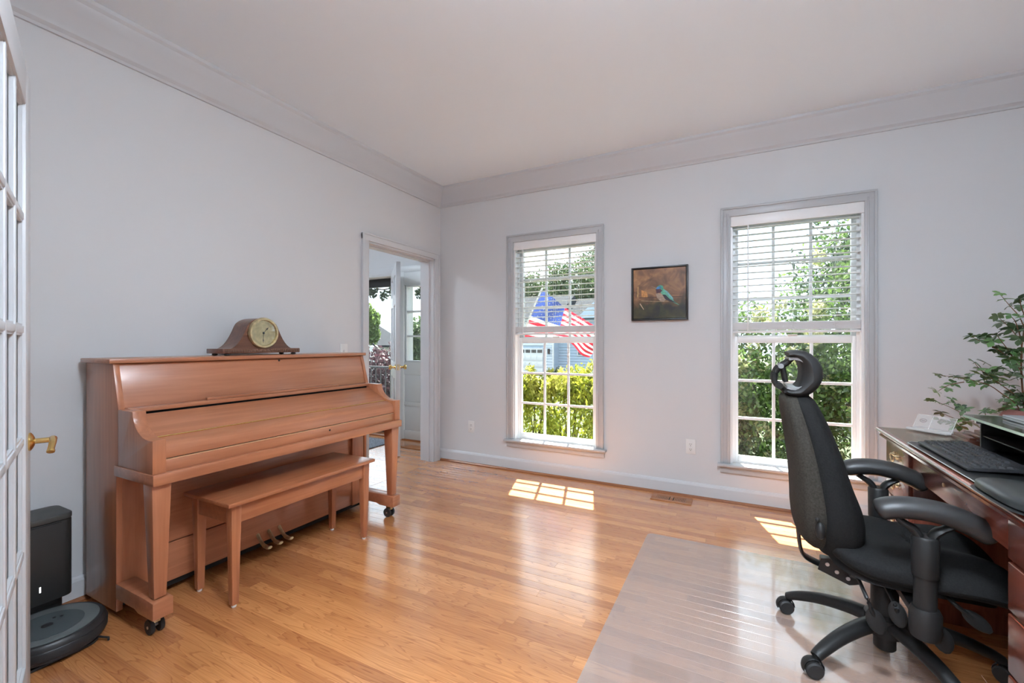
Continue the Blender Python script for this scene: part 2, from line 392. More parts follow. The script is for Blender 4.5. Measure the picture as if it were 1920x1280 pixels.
bx(.018, .026, DY0-.064, DY1+.062, DZ+.04, DZ+.054).build('back_band', M['trim'], door, bevel=.003)
casing(-.16, -.14, DY0-.06, DY0+.006, 0, DZ+.05, 'casing', door); casing(-.16, -.14, DY1-.006, DY1+.06, 0, DZ+.05, 'casing', door)

# windows in the back wall
def window(n, cx, label):
    x0, x1 = cx-WH, cx+WH
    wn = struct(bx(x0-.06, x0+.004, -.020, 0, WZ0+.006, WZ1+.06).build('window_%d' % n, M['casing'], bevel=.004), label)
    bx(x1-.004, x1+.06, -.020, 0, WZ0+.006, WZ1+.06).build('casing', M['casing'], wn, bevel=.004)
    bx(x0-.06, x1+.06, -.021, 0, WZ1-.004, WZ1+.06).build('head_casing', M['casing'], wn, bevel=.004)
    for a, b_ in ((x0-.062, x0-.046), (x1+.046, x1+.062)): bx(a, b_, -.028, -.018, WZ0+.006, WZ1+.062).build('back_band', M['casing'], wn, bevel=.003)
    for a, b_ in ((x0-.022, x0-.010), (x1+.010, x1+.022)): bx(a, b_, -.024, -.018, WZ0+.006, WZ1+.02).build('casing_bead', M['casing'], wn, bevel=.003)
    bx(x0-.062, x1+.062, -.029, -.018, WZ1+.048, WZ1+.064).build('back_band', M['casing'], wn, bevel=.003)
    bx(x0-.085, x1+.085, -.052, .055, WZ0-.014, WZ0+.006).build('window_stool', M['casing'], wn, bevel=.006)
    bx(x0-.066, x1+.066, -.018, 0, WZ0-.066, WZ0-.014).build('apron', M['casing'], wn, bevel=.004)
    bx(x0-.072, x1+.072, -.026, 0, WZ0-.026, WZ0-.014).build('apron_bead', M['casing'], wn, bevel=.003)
    # frame in the opening
    for a, b_ in ((x0, x0+.018), (x1-.018, x1)): bx(a, b_, .0, .15, WZ0, WZ1).build('jamb', M['vinyl'], wn)
    for a, b_ in ((x0+.018, x0+.034), (x1-.034, x1-.018)): bx(a, b_, .052, .060, WZ0+.006, WZ1-.01).build('stop_bead', M['vinyl'], wn)
    bx(x0, x1, 0, .15, WZ1-.018, WZ1).build('head_jamb', M['vinyl'], wn)
    bx(x0, x1, .055, .17, WZ0-.02, WZ0+.012).build('sill', M['vinyl'], wn)
    ix0, ix1 = x0+.018, x1-.018
    g0, g1 = cx-.345, cx+.345
    def sash(yc, z0, z1, gz0, gz1, name):
        s = bx(ix0+.004, g0, yc-.016, yc+.016, z0, z1).build(name, M['vinyl'], wn, bevel=.003)
        bx(g1, ix1-.004, yc-.016, yc+.016, z0, z1).build('stile', M['vinyl'], s, bevel=.003)
        bx(g0, g1, yc-.016, yc+.016, z0, gz0).build('rail', M['vinyl'], s, bevel=.003)
        bx(g0, g1, yc-.016, yc+.016, gz1, z1).build('rail', M['vinyl'], s, bevel=.003)
        xs = [g0+(g1-g0)*k/3 for k in range(4)]; zz = [gz0+(gz1-gz0)*k/3 for k in range(4)]
        for k in (1, 2):
            bx(xs[k]-.010, xs[k]+.010, yc-.011, yc+.011, gz0, gz1).build('muntin', M['vinyl'], s, bevel=.003)
            for j in range(3): bx(xs[j]+.010*(j > 0), xs[j+1]-.010*(j < 2), yc-.0105, yc+.0105, zz[k]-.010, zz[k]+.010).build('muntin', M['vinyl'], s, bevel=.003)
        for i in range(3):
            for j in range(3):
                bx(xs[i]+.010*(i > 0), xs[i+1]-.010*(i < 2), yc-.0015, yc+.0015, zz[j]+.010*(j > 0), zz[j+1]-.010*(j < 2)).build('pane', M['glass'], s)
        return s
    lo = sash(.078, WZ0+.012, 1.236, .342, 1.188, 'lower_sash')
    sash(.114, 1.20, WZ1-.018, 1.245, 2.055, 'upper_sash')
    bx(cx-.03, cx+.03, .062, .078, 1.236, 1.25).build('sash_lock', M['vinyl'], lo, bevel=.003)
    return wn
window(1, W1, 'white double-hung window between the doorway and the bird picture')
window(2, W2, 'white double-hung window behind the office chair')

def blind(cx, label):
    x0, x1 = cx-WH+.020, cx+WH-.020
    t = thing('window_blind', label, 'blind', (cx, .026, 1.26), 0, 'white slat blinds in the windows')
    bx(x0, x1, .004, .05, 2.062, 2.108).build('head_rail', M['blind'], t, bevel=.003)
    bx(x0-.016, x1+.016, -.012, .003, 2.050, 2.124).build('valance', M['blind'], t, bevel=.004)
    def sl(z, th=.003, tilt=0.0):
        pts = []
        for k in range(5):
            y = .003+.048*k/4; c = .003*(1-((k-2)/2)**2)
            pts.append((y, z+c))
        poly = pts+[(y, zz-th) for y, zz in pts[::-1]]
        return MB().prism(poly, 'x', x0, x1)
    z = 2.034
    first = None
    for k in range(15):
        if first is None:
            first = sl(z).build('slat', M['blind'], t, smooth=True)
        else:
            c = first.copy(); COL.objects.link(c); c.parent = t; c.location.z = -k*.0468
    for k in range(13):
        c = first.copy(); COL.objects.link(c); c.parent = t; c.location = (0, R.uniform(-.001, .001), 1.338-k*.0043-2.034)
    bx(x0, x1, .003, .052, 1.262, 1.279).build('bottom_rail', M['blind'], t, bevel=.003)
    for fx in (.14, .5, .82):
        xx = x0+(x1-x0)*fx
        for yy in (.0015, .0535):
            bx(xx-.0007, xx+.0007, yy-.0007, yy+.0007, 1.28, 2.062).build('ladder_cord', M['cord'], t)
        pts = [(xx+.02*math.sin(k*2.1), -.001-.003*(k % 2), 1.333-.0085*k) for k in range(8)]
        MB().tube(catmull(pts, 3), .0008, 5).build('cord_loop', M['cord'], t, smooth=True)
    wx = x0+.098 if cx > 2 else x0+.085
    MB().tube([(wx, -.016, 2.05), (wx, -.016, 1.275)], .004, 8).build('tilt_wand', M['blind'], t, smooth=True)
blind(W1, 'white slat blind half raised over the window with the flag outside')
blind(W2, 'white slat blind half raised over the window behind the office chair')

# ------------------------------------------------------------------ fill lamps (added out of view to brighten room, hall and foyer)
def fill_lamp(name, label, x, y, power, r=.17, drop=.0):
    t = thing(name, label, 'fill lamp', (x, y, CH))
    MB().lathe([(.01, 0), (.06, 0), (.06, -.02), (.012, -.03), (.010, -.03-drop), (.02, -.034-drop), (.02, -.04-drop)], (x, y, CH)).build('canopy', M['steel'], t, smooth=True)
    MB().lathe([(.005, -.034-drop), (r*.9, -.034-drop), (r*.98, -.044-drop), (r*.93, -.066-drop), (r*.75, -.090-drop), (r*.45, -.104-drop), (.005, -.109-drop)], (x, y, CH)).build('shade', pm(name+'_diffuser', (.9, .9, .88), .4, emit=(FILL_COL, power)), t, smooth=True)
fill_lamp('fill_lamp', 'round frosted fill lamp added under the room ceiling out of view', 2.70, -2.96, ROOM_FILL, .17, .16)
fill_lamp('hall_fill_lamp', 'round frosted fill lamp added in the hall behind the camera', 2.3, -4.7, HALL_FILL, .24, .1)
fill_lamp('foyer_fill_lamp', 'round frosted fill lamp added in the foyer beyond the doorway', -1.5, -1.2, FOYER_FILL, .17, .1)

# ------------------------------------------------------------------ upright piano
def piano():
    yL, yR = -2.76, -1.333
    t = thing('upright_piano', 'walnut upright piano with closed fallboard standing against the left wall', 'piano', (.3, (yL+yR)/2, 0))
    WY, WZ = M['pw_y'], M['pw_z']
    side = [(.045, .03), (.338, .03), (.338, .62), (.358, .66), (.358, .902), (.305, 1.098), (.045, 1.098)]
    for a, b_ in ((yL, yL+.024), (yR-.024, yR)):
        MB().prism(side, 'y', a, b_).build('side_panel', WZ, t, bevel=.003)
    bx(.05, .075, yL+.024, yR-.024, .05, 1.098).build('back_panel', WY, t)
    lid = bx(.032, .318, yL-.016, yR+.016, 1.098, 1.118).build('lid', WY, t, bevel=.004)
    bx(.2, .202, yL-.016, yR+.016, 1.1178, 1.1186).build('lid_hinge', M['dullbrass'], lid)
    # sloping upper panel between the sides
    up = [(.286, 1.096), (.298, 1.096), (.350, .905), (.338, .905)]
    u = MB().prism(up, 'y', yL+.024, yR-.024).build('upper_panel', WY, t, bevel=.002)
    MB().lathe([(.006, 0), (.006, .002)], (.3035, -1.985, 1.085), 10, 'x').build('keyhole', M['blackgap'], u)
    bx(.336, .400, yL+.024, yR-.024, .886, .905).build('music_shelf', WY, t, bevel=.003)
    bx(.366, .384, -2.42, -1.62, .905, .918).build('music_ledge', WY, t, bevel=.003)
    # dark slot behind the fallboard
    bx(.345, .385, yL+.044, yR-.044, .70, .886).build('fallboard_slot', M['blackgap'], t)
    fb = [(.392, .874), (.404, .877), (.535, .812), (.56, .796), (.56, .786), (.53, .790), (.39, .862)]
    f = MB().prism(fb, 'y', yL+.044, yR-.044).build('fallboard', WY, t, bevel=.0015)
    MB().tube([(.563, yL+.046, .7955), (.563, yR-.046, .7955)], .003, 8).build('piano_hinge', M['brass'], f, smooth=True)
    nose = [(.562, .794), (.60, .782), (.622, .772), (.632, .757), (.632, .7162), (.60, .7162), (.562, .77)]
    MB().prism(nose, 'y', yL+.044, yR-.044).build('fallboard_nose', WY, f, smooth=True, ang=50)
    bx(.55, .622, yL+.044, yR-.044, .7125, .7158).build('key_gap', M['blackgap'], t); bx(.55, .636, yL+.044, yR-.044, .7092, .7124).build('key_slip_highlight', pm('tan_highlight', (.6, .34, .19), .4), t)  # dark strip for the shade in the gap, tan strip for the highlight below
    ks = bx(.50, .638, yL+.044, yR-.044, .662, .709).build('key_slip', WY, t, bevel=.003)
    MB().lathe([(.0055, 0), (.0055, .0015)], (.6385, -1.905, .69), 10, 'x').build('keyhole', M['blackgap'], ks)
    # arms (cheeks) with the concave scoop
    cheek = [(.358, .662), (.648, .662), (.648, .797), (.622, .797)]
    for k in range(9):
        a = PI/2*k/8
        cheek.append((.615-.13*math.sin(a)*1.0, .797+.105*(1-math.cos(a))))
    cheek += [(.47, .902), (.358, .902)]
    for a, b_ in ((yL-.002, yL+.046), (yR-.046, yR+.002)):
        MB().prism(cheek, 'y', a, b_).build('arm', WZ, t, bevel=.003)
    bx(.33, .662, yL-.006, yR+.006, .617, .662).build('key_bed', WY, t, bevel=.004)
    # knee panel, kick rail, stiles
    kp = bx(.300, .318, yL+.024, yR-.024, .245, .617).build('knee_panel', WY, t, bevel=.003)
    bx(.300, .322, yL+.024, yR-.024, .062, .241).build('kick_rail', WY, t, bevel=.003)
    bx(.22, .30, yL+.03, yR-.03, .03, .062).build('toe_shadow', M['blackgap'], t)  # black strip standing in for the shade under the kick rail
    for a, b_ in ((yL+.024, yL+.125), (yR-.125, yR-.024)):
        bx(.318, .334, a, b_, .06, .617).build('stile', WZ, t, bevel=.002)
    # legs, toe blocks and casters
    for yc in (yL+.034, yR-.034):
        MB().taper((.584, .628, yc-.022, yc+.022, .155), (.566, .640, yc-.034, yc+.034, .617)).build('leg', WZ, t, bevel=.003)
        toe = [(.338, .090), (.50, .090), (.53, .080), (.650, .080), (.650, .150), (.56, .154), (.338, .154)]
        MB().prism(toe, 'y', yc-.036, yc+.036).build('toe_block', WY, t, bevel=.003)
        c = bx(.565, .605, yc-.012, yc+.012, .048, .080).build('caster', M['dullbrass'], t, bevel=.003)
        for s in (-1, 1):
            MB().lathe([(.012, -.007), (.029, -.007), (.031, 0), (.029, .007), (.012, .007)], (.583, yc+s*.017, .031), 20, 'y').build('wheel', M['rubber'], c, smooth=True)
        MB().tube([(.583, yc-.026, .031), (.583, yc+.026, .031)], .006, 8).build('axle', M['steel'], c)
    # pedals
    for yc in (-2.125, -2.06, -1.995):
        pts = catmull([(.318, yc, .118), (.335, yc, .098), (.365, yc, .072), (.40, yc, .062), (.432, yc, .066)], 4)
        MB().tube(pts, [.010]*6+[.011]*4+[.013]*4+[.016]*2+[.012], 10, flat=((0, 1, 0), .55)).build('pedal', M['dullbrass'], t, smooth=True)
    return t
piano()

# ------------------------------------------------------------------ piano bench
def bench():
    x0, x1, y0, y1 = .385, .725, -2.50, -1.672
    t = thing('piano_bench', 'long walnut piano bench with tapered legs in front of the piano', 'bench', ((x0+x1)/2, (y0+y1)/2, 0))
    bx(x0-.012, x1+.012, y0-.02, y1+.02, .462, .480).build('seat', M['bw_y'], t, bevel=.004)
    lx = (x0+.010, x1-.010-.045); ly = (y0+.005, y1-.005-.045)
    for a in lx:
        for b_ in ly:
            dx = .012 if a == lx[0] else -.012; dy = .012 if b_ == ly[0] else -.012
            lg = MB().taper((a+.008+dx*0, a+.037, b_+.008, b_+.037, .012), (a, a+.045, b_, b_+.045, .462)).build('leg', M['bw_z'], t, bevel=.002)
            MB().lathe([(.010, .0), (.011, .004), (.009, .012)], (a+.0225, b_+.0225, 0), 12).build('glide', M['whitepl'], lg, smooth=True)
    for a in (x0+.018, x1-.035):
        bx(a, a+.017, ly[0]+.045, ly[1], .376, .462).build('apron', M['bw_y'], t, bevel=.002)
    for b_ in (y0+.012, y1-.030):
        bx(lx[0]+.045, lx[1], b_, b_+.017, .376, .462).build('apron', M['bw_y'], t, bevel=.002)
bench()

# ------------------------------------------------------------------ mantel clock
def text_mesh(txt, size, m, parent, loc, rot, name, ext=.0003):
    cu = bpy.data.curves.new(name, 'FONT'); cu.body = txt; cu.size = size; cu.extrude = ext; cu.align_x = 'CENTER'; cu.align_y = 'CENTER'
    o = bpy.data.objects.new(name+'_text', cu); COL.objects.link(o)
    dg = bpy.context.evaluated_depsgraph_get(); me = bpy.data.meshes.new_from_object(o.evaluated_get(dg)); bpy.data.objects.remove(o)
    me.materials.clear(); me.materials.append(m)
    n = bpy.data.objects.new(name, me); COL.objects.link(n); n.parent = parent
    n.location = Vector(loc)-Vector(OFF.get(parent.name, (0, 0, 0))); n.rotation_euler = rot
    return n
def clock():
    cy, z0, xb, xf = -2.045, 1.118, .115, .245
    t = thing('mantel_clock', 'brown wooden tambour mantel clock with a round gilt dial on the piano lid', 'clock', (.18, cy, z0))
    wd = wood('clock_walnut', (.10, .034, .018), (.19, .070, .034), 'y', .35, .3)
    hw = .205
    prof = []
    n = 40
    for k in range(n+1):
        y = -hw+2*hw*k/n; a = abs(y)
        if a <= .088: z = .132+.082*math.sqrt(max(0, 1-(a/.102)**2))
        else:
            q = (a-.088)/(hw-.088); z0_ = .132+.082*math.sqrt(1-(.088/.102)**2); z = .034+(z0_-.034)*(1-q)**2.2
        prof.append((cy+y, z0+z))
    prof = [(cy-hw, z0+.030)]+prof+[(cy+hw, z0+.030)]
    MB().prism(prof, 'x', xb, xf).build('case', wd, t, smooth=True, ang=35)
    bs = bx(xb-.012, xf+.014, cy-.232, cy+.232, z0+.012, z0+.038).build('base', wd, t, bevel=.003)
    # carved band on the base front
    car = pm('carved_band', (.13, .065, .04), .45)
    for k in range(36):
        y = cy-.215+.43*k/35
        MB().ell((xf+.0145, y, z0+.025), (.0035, .0048, .0085), 8, 6).build('carved_bead', car, bs, smooth=True)
    for yy in (-.20, .20):
        for xx in (xb+.01, xf-.005):
            MB().lathe([(.008, 0), (.014, .003), (.014, .009), (.009, .012)], (xx, cy+yy, z0), 14).build('foot', M['black'], t, smooth=True)
    dz = z0+.128
    MB().lathe([(.072, 0), (.088, 0), (.090, .010), (.085, .018), (.075, .018), (.072, .006)], (xf, cy, dz), 48, 'x').build('bezel', M['dullbrass'], t, smooth=True)
    dial = MB().lathe([(.0001, .001), (.074, .001), (.074, .004), (.0001, .004)], (xf, cy, dz), 48, 'x').build('dial', pm('silvered_dial', (.80, .74, .60), .4, .0, noise=(45, .15)), t, smooth=True)
    ink = pm('clock_ink', (.02, .018, .015), .5)
    for h in range(1, 13):
        a = PI/2-h*PI/6
        text_mesh(str(h), .017, ink, dial, (xf+.0046, cy+.060*math.cos(a), dz+.060*math.sin(a)), (PI/2, 0, PI/2), 'numeral')
    def hand(ang, L, wdt, nm):
        d = Vector((0, math.cos(ang), math.sin(ang))); p = Vector((0, -d.z, d.y)); c = Vector((xf+.006, cy, dz))
        pts = [c-p*wdt*.4, c+d*L*.55-p*wdt*.4, c+d*L*.7-p*wdt*1.5, c+d*L, c+d*L*.7+p*wdt*1.5, c+d*L*.55+p*wdt*.4, c+p*wdt*.4]
        vs = [tuple(q) for q in pts]+[(q.x+.001, q.y, q.z) for q in pts]; m_ = len(pts)
        MB().add(vs, [tuple(range(m_)), tuple(range(m_, 2*m_))]+[(i, (i+1) % m_, m_+(i+1) % m_, m_+i) for i in range(m_)]).build(nm, ink, t)
    hand(math.radians(48), .045, .0032, 'hour_hand'); hand(math.radians(-92), .060, .0022, 'minute_hand')
    MB().ell((xf+.007, cy, dz), (.003, .007, .007), 12, 8).build('hub', ink, t, smooth=True)
    for yy in (-.028, .028):
        MB().lathe([(.0045, .004), (.0045, .0055)], (xf, cy+yy, dz-.018), 12, 'x').build('winding_hole', ink, dial)
    bx(xf, xf+.012, cy-.091, cy-.083, dz-.012, dz+.012).build('bezel_hinge', M['dullbrass'], t)
    MB().lathe([(.0001, .0105), (.071, .0105), (.071, .0115), (.0001, .0115)], (xf, cy, dz), 48, 'x').build('glass', M['glass'], t)
clock()

# ------------------------------------------------------------------ picture
def picture():
    x0, x1, z0, z1 = 1.938, 2.368, 1.368, 1.795
    t = thing('framed_painting', 'small square oil painting of a hummingbird in a thin black frame', 'painting', ((x0+x1)/2, 0, z0))
    fm = pm('black_frame', (.012, .010, .010), .4)
    for a in ((x0, x0+.012, z0, z1), (x1-.012, x1, z0, z1), (x0+.012, x1-.012, z0, z0+.012), (x0+.012, x1-.012, z1-.012, z1)):
        bx(a[0], a[1], -.036, -.001, a[2], a[3]).build('frame_bar', fm, t, bevel=.0015)
    # painted ground: warm browns above, dark olive below, in broad strokes
    m, nt_, b = newmat('painted_canvas'); L = nt_.links.new; N = nt_.nodes.new
    tc_ = N('ShaderNodeTexCoord'); sp = N('ShaderNodeSeparateXYZ'); L(tc_.outputs['Object'], sp.inputs[0])
    n1 = N('ShaderNodeTexNoise'); n1.inputs['Scale'].default_value = 9; n1.inputs['Detail'].default_value = 6; n1.inputs['Distortion'].default_value = 1.2; L(tc_.outputs['Object'], n1.inputs['Vector'])
    r1 = N('ShaderNodeValToRGB'); e = r1.color_ramp.elements; e[0].position = .3; e[0].color = (.07, .032, .016, 1); e[1].position = .72; e[1].color = (.42, .21, .085, 1); q = e.new(.5); q.color = (.20, .098, .048, 1); L(n1.outputs['Fac'], r1.inputs['Fac'])
    n2 = N('ShaderNodeTexNoise'); n2.inputs['Scale'].default_value = 14; n2.inputs['Detail'].default_value = 5; L(tc_.outputs['Object'], n2.inputs['Vector'])
    r2 = N('ShaderNodeValToRGB'); e = r2.color_ramp.elements; e[0].position = .35; e[0].color = (.006, .005, .004, 1); e[1].position = .8; e[1].color = (.075, .062, .014, 1); L(n2.outputs['Fac'], r2.inputs['Fac'])
    ma = N('ShaderNodeMath'); ma.operation = 'MULTIPLY_ADD'; ma.inputs[1].default_value = .16; L(n1.outputs['Fac'], ma.inputs[0]); L(sp.outputs['Z'], ma.inputs[2])
    mr = N('ShaderNodeMapRange'); mr.inputs['From Min'].default_value = .19; mr.inputs['From Max'].default_value = .27; L(ma.outputs[0], mr.inputs['Value'])
    mx = N('ShaderNodeMix'); mx.data_type = 'RGBA'; L(mr.outputs[0], mx.inputs['Factor']); L(r2.outputs['Color'], mx.inputs['A']); L(r1.outputs['Color'], mx.inputs['B']); L(mx.outputs['Result'], b.inputs['Base Color'])
    b.inputs['Roughness'].default_value = .45
    bp = N('ShaderNodeBump'); bp.inputs['Strength'].default_value = .3; bp.inputs['Distance'].default_value = .002; L(n1.outputs['Fac'], bp.inputs['Height']); L(bp.outputs['Normal'], b.inputs['Normal'])
    cv = bx(x0+.016, x1-.016, -.030, -.004, z0+.016, z1-.016).build('canvas', m, t)
    def P(u, v): return (x0+(u-125)/(1100-125)*(x1-x0), z1-(v-170)/(1095-170)*(z1-z0))
    def shape(pts, col, nm, d, rough=.5):
        MB().prism([P(*p) for p in pts], 'y', -.0305-d, -.030).build(nm, pm('paint_'+nm, col, rough, noise=(60, .3)), cv)
    shape([(260, 690), (640, 690), (1060, 700), (1060, 712), (640, 704), (260, 706)], (.06, .022, .012), 'far_branch', .0003)
    shape([(300, 740), (560, 768), (780, 770), (780, 782), (560, 780), (300, 755)], (.28, .19, .10), 'perch_branch', .0004)
    shape([(240, 500), (250, 500), (245, 680), (232, 680)], (.55, .36, .12), 'pale_stroke', .0004)
    shape([(300, 560), (400, 600), (420, 690), (310, 690)], (.50, .23, .07), 'ochre_patch', .0002)
    shape([(270, 800), (285, 795), (350, 900), (340, 905)], (.6, .42, .28), 'scratch_stroke', .0004)
    shape([(555, 640), (600, 630), (665, 640), (740, 740), (690, 780), (640, 770), (580, 710)], (.36, .26, .19), 'bird_breast', .0006)
    shape([(640, 620), (690, 560), (800, 680), (860, 770), (960, 850), (860, 800), (740, 745)], (.12, .42, .28), 'bird_back', .0008)
    shape([(690, 560), (760, 610), (850, 720), (860, 770), (790, 700)], (.16, .40, .42), 'bird_shoulder', .0010)
    shape([(670, 655), (720, 660), (800, 740), (920, 815), (800, 780), (720, 740)], (.015, .012, .02), 'bird_wing', .0012)
    shape([(555, 560), (580, 520), (630, 490), (680, 510), (690, 560), (660, 600), (600, 600)], (.06, .30, .20), 'bird_crown', .0010)
    shape([(562, 560), (590, 520), (640, 515), (650, 545), (600, 560)], (.05, .16, .42), 'bird_eye_band', .0013)
    shape([(556, 560), (640, 560), (668, 590), (640, 620), (570, 630)], (.055, .016, .035), 'bird_throat', .0013)
    shape([(480, 502), (565, 540), (562, 548), (478, 506)], (.30, .22, .15), 'bird_beak', .0012)
    shape([(640, 780), (740, 960), (700, 1010), (620, 1010)], (.03, .03, .010), 'dark_leaf', .0003)
picture()

# ------------------------------------------------------------------ wall plates and floor register
def outlet(cx, cz, label):
    t = thing('wall_outlet', label, 'outlet', (cx, 0, cz-.057), 0, 'wall outlets under the windows')
    bx(cx-.035, cx+.035, -.006, 0, cz-.057, cz+.057).build('cover_plate', M['whitepl'], t, bevel=.003)
    for s in (-1, 1):
        r_ = MB().lathe([(.017, -.0085), (.017, -.003)], (cx, 0, cz+s*.0195), 20, 'y').build('receptacle', M['whitepl'], t, bevel=.001)
        for q in (-1, 1): bx(cx+q*.006-.001, cx+q*.006+.001, -.0092, -.0084, cz+s*.0195-.003, cz+s*.0195+.006).build('slot', M['blackgap'], r_)
        MB().lathe([(.0025, -.0092), (.0025, -.0084)], (cx, 0, cz+s*.0195-.009), 8, 'y').build('ground_hole', M['blackgap'], r_)
    MB().lathe([(.003, -.0075), (.003, -.005)], (cx, 0, cz), 8, 'y').build('screw', M['steel'], t)
outlet(.376, .365, 'white wall outlet between the room corner and the flag window')
outlet(2.384, .386, 'white wall outlet between the two windows below the picture')
t = thing('light_switch', 'white light switch plate on the wall just above the piano lid', 'switch', (0, -1.238, 1.07))
bx(0, .006, -1.273, -1.203, 1.067, 1.181).build('cover_plate', M['whitepl'], t, bevel=.003)
bx(.006, .016, -1.244, -1.232, 1.115, 1.133).build('toggle', M['whitepl'], t, bevel=.002)
def register(x0, x1, y0, y1, label, nm):
    t = thing(nm, label, 'vent', ((x0+x1)/2, (y0+y1)/2, 0), 0, 'wooden floor registers')
    wd = wood('register_oak_'+nm, (.36, .13, .045), (.50, .21, .075), 'x', .35, .2)
    bx(x0+.02, x1-.02, y0+.02, y1-.02, .0004, .0012).build('duct', M['blackgap'], t)
    for a in ((x0, x1, y0, y0+.030), (x0, x1, y1-.030, y1), (x0, x0+.04, y0+.030, y1-.030), (x1-.04, x1, y0+.030, y1-.030), ((x0+x1)/2-.010, (x0+x1)/2+.010, y0+.030, y1-.030)):
        bx(*a, 0.0005, .007).build('frame_bar', wd, t, bevel=.0015)
    n = 19
    for k in range(n):
        xx = x0+.04+(x1-x0-.08)*(k+.5)/n
        if abs(xx-(x0+x1)/2) < .014: continue
        bx(xx-.0035, xx+.0035, y0+.030, y1-.030, .001, .006).build('slat', wd, t)
register(2.115, 2.405, -.205, -.062, 'wooden floor register between the windows near the baseboard', 'floor_register')
register(-.70, -.40, .20, .33, 'wooden floor register in the foyer below the sidelight', 'foyer_floor_register')

# ------------------------------------------------------------------ chair mat
def chairmat():
    x0, x1, y0, y1, r_ = 2.212, 3.372, -2.45, -.826, .035
    pts = []
    for cx, cy, a0 in ((x1-r_, y1-r_, 0), (x0+r_, y1-r_, 90), (x0+r_, y0+r_, 180), (x1-r_, y0+r_, 270)):
        for k in range(7):
            a = math.radians(a0+15*k); pts.append((cx+r_*math.cos(a), cy+r_*math.sin(a)))
    m = bpy.data.materials.new('frosted_vinyl'); m.use_nodes = True; nt_ = m.node_tree; b = nt_.nodes['Principled BSDF']
    b.inputs['Base Color'].default_value = (.66, .64, .62, 1); b.inputs['Roughness'].default_value = .16; b.inputs['IOR'].default_value = 1.6
    b.inputs['Coat Weight'].default_value = 1.0; b.inputs['Coat Roughness'].default_value = .06; b.inputs['Coat IOR'].default_value = 1.9
    tr = nt_.nodes.new('ShaderNodeBsdfTransparent'); mx = nt_.nodes.new('ShaderNodeMixShader'); mx.inputs['Fac'].default_value = .27
    nt_.links.new(tr.outputs[0], mx.inputs[1]); nt_.links.new(b.outputs[0], mx.inputs[2]); nt_.links.new(mx.outputs[0], nt_.nodes['Material Output'].inputs['Surface'])
    o = MB().prism(pts, 'z', .0004, .003).build('chair_mat', m, origin=((x0+x1)/2, (y0+y1)/2, 0))
    tag(o, 'clear frosted plastic chair mat on the oak floor under the office chair', 'mat')
chairmat()

# ------------------------------------------------------------------ robot vacuum and its dock
def robot():
    cy = -2.99
    t = thing('vacuum_dock', 'tall black self-emptying vacuum dock against the wall beside the piano', 'dock', (.11, cy, 0))
    pl = pm('dock_plastic', (.020, .020, .019), .45, bump=(300, .2))
    w2 = .14
    def rr(x0, x1, y0, y1, r, n=6):
        o = []
        for cx_, cy_, a0 in ((x1-r, y1-r, 0), (x0+r, y1-r, 90), (x0+r, y0+r, 180), (x1-r, y0+r, 270)):
            for k in range(n+1): a = math.radians(a0+90*k/n); o.append((cx_+r*math.cos(a), cy_+r*math.sin(a)))
        return o
    MB().prism(rr(.026, .20, cy-w2, cy+w2, .03), 'z', .125, .445).build('tower', pl, t, bevel=.003)
    MB().prism(rr(.024, .202, cy-w2-.001, cy+w2+.001, .031), 'z', .447, .472).build('bag_lid', pm('dock_lid_plastic', (.05, .052, .048), .5), t, bevel=.005)
    bx(.202, .2035, cy-.01, cy+.10, .44, .443).build('lid_pull', M['blackgap'], t)
    MB().prism(rr(.03, .16, cy-w2+.02, cy+w2-.02, .02), 'z', .035, .126).build('tower_neck', M['black'], t, bevel=.003)
    MB().prism(rr(.026, .46, cy-w2-.005, cy+w2+.005, .05), 'z', .001, .012).build('ramp', M['black'], t, bevel=.004)
    bx(.2002, .2012, cy+.035, cy+.040, .175, .198).build('status_light', pm('status_led', (.8, .8, .8), .3, emit=((1, 1, 1), 1.0)), t)
    bx(.13, .15, cy+w2, cy+w2+.002, .20, .215).build('side_latch', M['blackgap'], t)
    cx, cy2 = .325, -2.965
    t = thing('robot_vacuum', 'round dark grey robot vacuum parked on its dock by the piano', 'vacuum', (cx, cy2, .012))
    z = .012
    MB().lathe([(.150, .004), (.166, .012), (.168, .05), (.166, .068), (.158, .076), (.02, .076)], (cx, cy2, z), 56).build('body', pm('robot_shell', (.022, .022, .023), .4), t, smooth=True)
    MB().lathe([(.169, .022), (.1715, .024), (.1715, .052), (.169, .055)], (cx, cy2, z), 56).build('bumper', M['black'], t, smooth=True)
    MB().lathe([(.001, .0762), (.147, .0762), (.147, .078), (.143, .0788), (.001, .0788)], (cx, cy2, z), 56).build('top_ring', pm('robot_ring', (.13, .145, .145), .45), t, smooth=True)
    MB().lathe([(.001, .079), (.105, .079), (.105, .0796), (.001, .0796)], (cx+.004, cy2-.004, z), 48).build('top_disc', pm('robot_disc', (.065, .080, .084), .5), t, smooth=True)
    MB().lathe([(.001, .0797), (.017, .0797), (.016, .082), (.001, .082)], (cx+.004, cy2-.004, z), 24).build('clean_button', M['black'], t, smooth=True)
    for a in (0.5, 0.9): MB().lathe([(.001, .0797), (.005, .0797), (.005, .081), (.001, .081)], (cx-.045*math.cos(a), cy2+.06*math.sin(a), z), 12).build('side_button', M['black'], t)
    for a in range(0, 12):
        an = -.5+a*.12; p = Vector((math.cos(an), math.sin(an), 0))
    MB().tube([(cx+.12, cy2+.11, z+.004), (cx+.155, cy2+.128, z+.001), (cx+.17, cy2+.122, z)], .004, 6).build('side_brush', M['rubber'], t)
robot()

